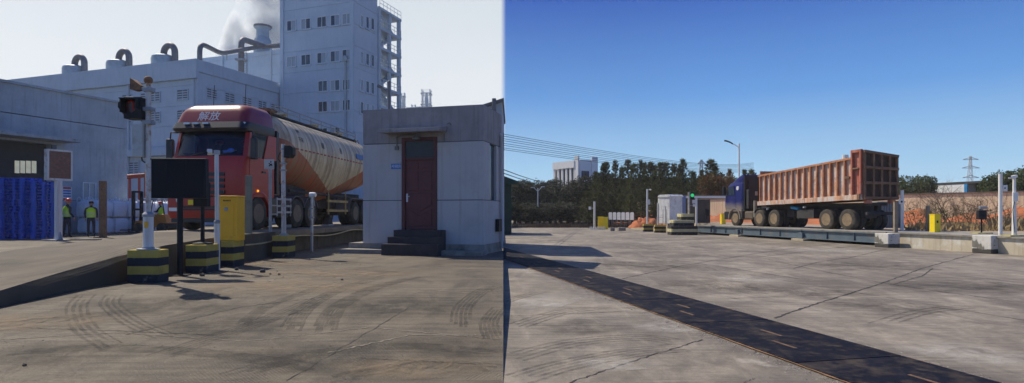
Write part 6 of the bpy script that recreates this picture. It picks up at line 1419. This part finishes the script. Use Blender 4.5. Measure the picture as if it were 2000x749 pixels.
# ------------------------------------------------------------------ trees
def leaf_mat(name, c1, c2, rough=.7):
    t = NT(name); oi = t.n('ShaderNodeObjectInfo')
    k = t.mix(t.rng(t.noise(.8, 3), .35, .65), c1, c2); hs_ = t.n('ShaderNodeHueSaturation'); t.l(k, hs_.inputs['Color']); t.l(t.rng(oi.outputs['Random'], 0, 1, .75, 1.3), hs_.inputs['Value'])
    t.fin(hs_.outputs[0], rough); tl = t.n('ShaderNodeBsdfTranslucent'); t.l(hs_.outputs[0], tl.inputs[0]); mx = t.n('ShaderNodeMixShader'); mx.inputs[0].default_value = .25
    t.l(t.b.outputs[0], mx.inputs[1]); t.l(tl.outputs[0], mx.inputs[2]); t.l(mx.outputs[0], t.out.inputs[0]); return t.m
L_pine = leaf_mat('pine_needles', (.050,.062,.018), (.135,.140,.042)); L_dark = leaf_mat('dark_leaves', (.016,.022,.011), (.042,.048,.02)); L_rust = leaf_mat('autumn_leaves', (.20,.075,.022), (.15,.11,.03)); L_green = leaf_mat('camphor_leaves', (.035,.055,.014), (.095,.115,.028))
M_bark = pm('bark', (.085,.06,.04), .95, var=.3, scale=6, bump=.5)
def tuft(b, c, d, L, wd, n, rn):
    for k in range(n):
        v = (d+Vector((rn.gauss(0,.55), rn.gauss(0,.55), rn.gauss(0,.4)))).normalized()*L*rn.uniform(.6,1.1); s = v.cross(Vector((rn.gauss(0,1), rn.gauss(0,1), rn.gauss(0,1)))).normalized()*wd
        o = len(b.v); b.v += [tuple(c-s), tuple(c+s), tuple(c+v)]; b.f.append((o, o+1, o+2))
def pine(seed, H=7.0):
    rn = random.Random(seed); cr, tr = MB(), MB(); bend = rn.uniform(-.25,.25)
    tr.tube([(0,0,0),(bend*.3,0,H*.4),(bend,rn.uniform(-.1,.1),H*.95)], [.14,.10,.02], 7)
    z = H*.12
    while z < H:
        f = z/H; Lb = (1.75*(1-f)**.85+.16)*rn.uniform(.75,1.15); nb = rn.randint(4,6); a0 = rn.uniform(0,6)
        for k in range(nb):
            a = a0+2*math.pi*k/nb+rn.uniform(-.3,.3); L = Lb*rn.uniform(.65,1.15); up = .25+.5*f; d = Vector((math.cos(a), math.sin(a), up)).normalized()
            base = Vector((bend*f, 0, z)); tip = base+d*L; tr.tube([base, tip], [.03,.008], 4, cap=False)
            ns = max(2, int(L/.24))
            for q in range(ns):
                c = base.lerp(tip, (q+1)/ns*.95+.05)+Vector((rn.gauss(0,.06), rn.gauss(0,.06), rn.gauss(0,.05))); tuft(cr, c, (d*.5+Vector((0,0,.75))).normalized(), .34, .035, 11, rn)
            tuft(cr, tip, Vector((d.x*.3, d.y*.3, 1)), .42, .04, 12, rn)
        z += rn.uniform(.28,.46)
    for k in range(10): tuft(cr, Vector((bend,0,H-.9+k*.1)), Vector((0,0,1)), .42, .035, 12, rn)
    return cr.mesh('pine_crown', None, fix=False), tr.mesh('pine_trunk', M_bark, True)
def broad(seed, H=5.5, W_=2.4, n=5200, lw=.135):
    rn = random.Random(seed); cr, tr = MB(), MB(); tr.tube([(0,0,0),(.08,.03,H*.3),(.0,.05,H*.6)], [.2,.15,.06], 8)
    cl = []
    for k in range(26):
        a = rn.uniform(0,6.28); r = W_*.75*math.sqrt(rn.random()); h = H*(.22+.68*rn.random()); sh_ = math.sqrt(max(.05, 1-((h/H-.52)/.5)**2)); c = Vector((r*sh_*math.cos(a), r*sh_*math.sin(a), h)); cl.append((c, rn.uniform(.4,.8)*W_*.42)); tr.tube([(0,.03,H*.3*rn.uniform(.7,1.3)), tuple(c*.6+Vector((0,0,H*.2))), tuple(c)], [.06,.035,.012], 4, cap=False)
    for k in range(n):
        c, r = rn.choice(cl); v = Vector((rn.gauss(0,1), rn.gauss(0,1), rn.gauss(0,1))).normalized(); p = c+v*r*rn.uniform(.55,1.1); p.z = max(.2, p.z)
        u_ = v.cross(Vector((rn.gauss(0,1),rn.gauss(0,1),rn.gauss(0,1)))).normalized()*lw*rn.uniform(.7,1.4); w_ = (v*.5+Vector((rn.gauss(0,.5),rn.gauss(0,.5),rn.gauss(0,.5)))).normalized()*lw*1.5
        o = len(cr.v); cr.v += [tuple(p-u_), tuple(p+w_*.4-u_*.1), tuple(p+u_), tuple(p+w_)]; cr.f.append((o, o+1, o+2, o+3))
    return cr.mesh('broad_crown', None, fix=False), tr.mesh('broad_trunk', M_bark, True)
PV = [pine(s) for s in range(6)]; BV = [broad(20+s) for s in range(4)]
def withmat(me, m):
    key = me.name+m.name
    if key not in MATS: c = me.copy(); c.materials.clear(); c.materials.append(m); MATS[key] = c
    return MATS[key]
def tree(kind, i, px, top, Z, label, m, wide=1.0, group=None, nm='pine_tree'):
    var = (PV if kind == 'p' else BV)[i % (6 if kind == 'p' else 4)]; H0 = 7.3 if kind == 'p' else 5.6; H = HW(top, Z); s = H/H0
    o = thing(nm, label, 'tree', (XW(px, Z), Z, 0), random.uniform(0,360), group)
    inst('crown', withmat(var[0], m), o, scale=(s*wide,s*wide,s)); inst('trunk', var[1], o, scale=(s*wide,s*wide,s)); return o
ORD = ['first','second','third','fourth','fifth','sixth','seventh','eighth','ninth','tenth','eleventh','twelfth','thirteenth','fourteenth','fifteenth','sixteenth','seventeenth','eighteenth','nineteenth','twentieth','twenty-first','twenty-second','twenty-third','twenty-fourth']
pines = [(1163,333),(1176,326),(1186,321),(1202,314),(1214,324),(1226,319),(1236,323),(1252,318),(1262,319),(1269,314),(1279,327),(1291,321),(1301,318),(1314,321),(1325,330),(1336,314),(1353,336),(1370,333),(1386,309),(1396,326),(1454,336),(1470,332),(1486,340)]
for i, (px, tp) in enumerate(pines): tree('p', i, px, tp-(i*7 % 9), 66+(i*37 % 11), 'dark green pine behind the far yard, %s from the left in the front row' % ORD[i], L_pine, random.uniform(.8,1.3), 'row of pines')
for i in range(12): tree('p', i+3, 1150+i*21, 372+(i*13 % 11), 61+(i*5 % 4), 'low bushy young pine at the foot of the pine row, %s from the left' % ORD[i], L_pine, 1.9, 'young pines')
for i in range(10): tree('b', i, 1150+i*26+6, 336+(i*7 % 9), 82, 'shadowy tree filling the gap behind the pines, %s from the left' % ORD[i], L_dark, 1.3, 'trees behind the pines', 'shade_tree')
for i, (px, tp) in enumerate(((992,347),(1012,352),(1031,349),(1054,346),(1075,350),(1094,348),(1113,352),(1131,349),(1148,346))): tree('b', i, px, tp, 84+(i % 3)*3, 'dark round topped tree below the white building, %s from the left' % ORD[i], L_dark, 1.15, 'dark trees at the left of the grey yard', 'shade_tree')
for i in range(16): tree('b', i+1, 982+i*11.5, 392+(i*5 % 9), 74+(i*3 % 5), 'low dark shrub before the dark trees, %s from the left' % ORD[i], L_dark, 1.9, 'dark shrubs', 'shade_shrub')
for i, (px, tp, m) in enumerate(((1398,331,L_rust),(1409,345,L_rust),(1424,330,L_rust),(1389,362,L_rust),(1416,352,L_green),(1440,343,L_green))): tree('b' if i not in (2,) else 'p', i, px, tp, 62+i*.5, ('tall rust coloured tree behind the portal','lower orange brown tree right of the rust coloured one','orange topped slim tree left of the street lamp','small yellow brown tree above the portal beam','olive green tree just left of the blue cab','green tree directly behind the street lamp')[i], m, .8, None, 'autumn_tree' if m is L_rust else 'green_tree')
tree('b', 0, 1777, 334, 58, 'round green tree beyond the tan wall beside the trailer', L_green, .95, None, 'green_tree'); tree('b', 1, 1800, 342, 60, 'smaller green tree right of the round one beyond the wall', L_green, .8, None, 'green_tree'); tree('b', 2, 1757, 352, 57, 'low green tree half hidden by the trailer tail', L_green, .8, None, 'green_tree')
for i, (px, tp) in enumerate(((1953,334),(1972,328),(1990,320),(2008,318))): tree('b', i+1, px, tp, 52+i, 'green tree over the wall at the right edge, %s from the left' % ORD[i], L_green, .9, 'trees at the right edge', 'green_tree')
# ------------------------------------------------------------------ bare bushes, dry reeds before the wall
M_twig = pm('bare_twig', (.13,.085,.055), .95, var=.25, bump=0); M_reed = pm('dry_reed', (.30,.22,.11), .95, var=.25, bump=0)
def bush(seed, H, spread, depth=3):
    rn = random.Random(seed); b = MB()
    def grow(p, d, L, r, k):
        pts = [p]; dd2 = d
        for s in range(3): dd2 = (dd2+Vector((rn.gauss(0,.22), rn.gauss(0,.22), rn.gauss(0,.12)+.03))).normalized(); pts.append(pts[-1]+dd2*L/3)
        b.tube(pts, [r, r*.8, r*.65, r*.5], 4, cap=False)
        if k > 0:
            for q in range(rn.randint(2,4)): i = rn.choice((1,2,3,3)); grow(pts[i], (dd2+Vector((rn.gauss(0,.5), rn.gauss(0,.5), rn.gauss(.1,.35)))).normalized(), L*rn.uniform(.5,.8), r*.55, k-1)
    for k in range(4): grow(Vector((rn.uniform(-.2,.2), rn.uniform(-.2,.2), 0)), Vector((rn.gauss(0,spread), rn.gauss(0,spread*.5), 1)).normalized(), H*.45, .022, depth)
    return b.mesh('bush', M_twig, True)
BM = [bush(s, 2.7, .55) for s in range(4)]
for i, (px, Z, s) in enumerate(((1782,36,1.0),(1800,38,.9),(1838,36,.9),(1858,35,1.35),(1868,36,1.1),(1880,34,.8),(1940,33,1.1),(1932,34,.9),(1965,31,.9),(1846,34,.7),(1893,35,.9),(1820,34,.6))):
    o = inst('bare_bush', BM[i % 4], None, (XW(px,Z), Z, .45), (0,0,i*1.7), (s,s,s)); tag(o, 'leafless twiggy bush on the clay bank, %s from the left' % ORD[sorted([1782,1800,1838,1858,1868,1880,1940,1932,1965,1846,1893,1820]).index(px)], 'bush', 'bare bushes')
rb = MB(); rn = random.Random(9)
for i in range(2400):
    px = rn.choice((rn.uniform(1770,2010), rn.gauss(1965,22), rn.gauss(1870,25))); Z = rn.uniform(27.5,34); z0 = .45; c = Vector((XW(px,Z), Z, z0)); L = rn.uniform(.25,.75)*(1.25 if px > 1935 else .85); d = Vector((rn.gauss(0,.25), rn.gauss(0,.25), 1)).normalized(); s = Vector((rn.uniform(-1,1), rn.uniform(-1,1), 0)).normalized()*.007
    rb.add([c-s, c+s, c+d*L*.6+s*.8+Vector((0,0,0)), c+d*L+Vector((rn.gauss(0,.1), rn.gauss(0,.1), -.05))], [(0,1,2),(0,2,3)])
tag(rb.build('dry_grass', M_reed, fix=False), 'dry straw coloured grass below the tan wall', 'grass', kind='stuff')
rb = MB()
for i in range(2600):
    px = rn.uniform(1000,1265); Z = rn.uniform(56.5,62); c = Vector((XW(px,Z), Z, .0)); L = rn.uniform(.2,.6); d = Vector((rn.gauss(0,.3), rn.gauss(0,.3), 1)).normalized(); s = Vector((1,0,0))*.015; rb.add([c-s, c+s, c+d*L], [(0,1,2)])
tag(rb.build('scrub_grass', pm('brown_scrub', (.11,.07,.04), .95, var=.3, bump=0), fix=False), 'brown scrub along the foot of the dark trees', 'grass', kind='stuff')
lf = MB()
for i in range(420):
    px = rn.gauss(1850,55); Z = rn.uniform(33,37); c = Vector((XW(px,Z), Z, rn.uniform(.8,1.7))); u_ = Vector((rn.gauss(0,1),rn.gauss(0,1),rn.gauss(0,1))).normalized()*.07; w_ = Vector((rn.gauss(0,1),rn.gauss(0,1),rn.gauss(0,1))).normalized()*.09; lf.add([c-u_, c+u_, c+w_], [(0,1,2)])
tag(lf.build('creeper_leaves', L_green, fix=False), 'scattered green creeper leaves among the bare bushes', 'foliage', kind='stuff')

# ------------------------------------------------------------------ steam from the stack
def steam_mat():
    m = bpy.data.materials.new('steam'); m.use_nodes = True; t = m.node_tree; t.nodes.clear()
    out = t.nodes.new('ShaderNodeOutputMaterial'); v = t.nodes.new('ShaderNodeVolumePrincipled'); tcn = t.nodes.new('ShaderNodeTexCoord'); n = t.nodes.new('ShaderNodeTexNoise'); r = t.nodes.new('ShaderNodeMapRange')
    n.inputs['Scale'].default_value = .30; n.inputs['Detail'].default_value = 4; t.links.new(tcn.outputs['Object'], n.inputs['Vector']); t.links.new(n.outputs[0], r.inputs[0])
    for i, q in enumerate((.46, .58, 0, .95)): r.inputs[i+1].default_value = q
    t.links.new(r.outputs[0], v.inputs['Density']); v.inputs['Color'].default_value = (.82,.85,.88,1); v.inputs['Anisotropy'].default_value = .3; t.links.new(v.outputs[0], out.inputs['Volume']); return m
me_b = bpy.data.metaballs.new('steam'); me_b.resolution = .8; me_b.render_resolution = .8
rn = random.Random(2)
for px, py, r in ((513,46,2.2),(508,30,2.8),(520,20,3.2),(500,44,2.5),(488,62,2.4),(478,78,2.0),(466,92,1.9),(455,104,1.7),(444,106,1.4),(462,78,1.8),(474,60,2.0),(436,112,1.2),(486,46,2.2),(494,28,2.2),(530,40,2.6),(540,60,2.4),(540,14,3.5),(524,2,3.4),(505,12,2.2),(545,80,2.2),(495,76,2.0),(484,92,1.7),(548,-8,3.6),(526,78,2.4)):
    p = at(px, py, 86+rn.uniform(-2,2)); el_ = me_b.elements.new(); el_.co = p; el_.radius = r*1.8
so = bpy.data.objects.new('steam', me_b); col.objects.link(so); bpy.context.view_layer.update()
dg = bpy.context.evaluated_depsgraph_get(); sme = bpy.data.meshes.new_from_object(so.evaluated_get(dg)); bpy.data.objects.remove(so)
sme.materials.clear(); sme.materials.append(steam_mat()); so = bpy.data.objects.new('steam_plume', sme); col.objects.link(so)
tag(so, 'billowing grey white steam drifting from the short stack', 'steam', kind='stuff')

# ------------------------------------------------------------------ the hazy air of the place
hb = MB(); hb.box(-420, 420, -70, 400, -1.2, 54)
hm = bpy.data.materials.new('haze_air'); hm.use_nodes = True; ht_ = hm.node_tree; ht_.nodes.clear()
ho = ht_.nodes.new('ShaderNodeOutputMaterial'); hv = ht_.nodes.new('ShaderNodeVolumePrincipled'); hv.inputs['Density'].default_value = .00035; hv.inputs['Color'].default_value = (.97,.98,1,1); hv.inputs['Anisotropy'].default_value = .2
ht_.links.new(hv.outputs[0], ho.inputs['Volume']); tag(hb.build('haze', hm), 'thin pale haze filling the air of the yard', 'haze', kind='stuff')
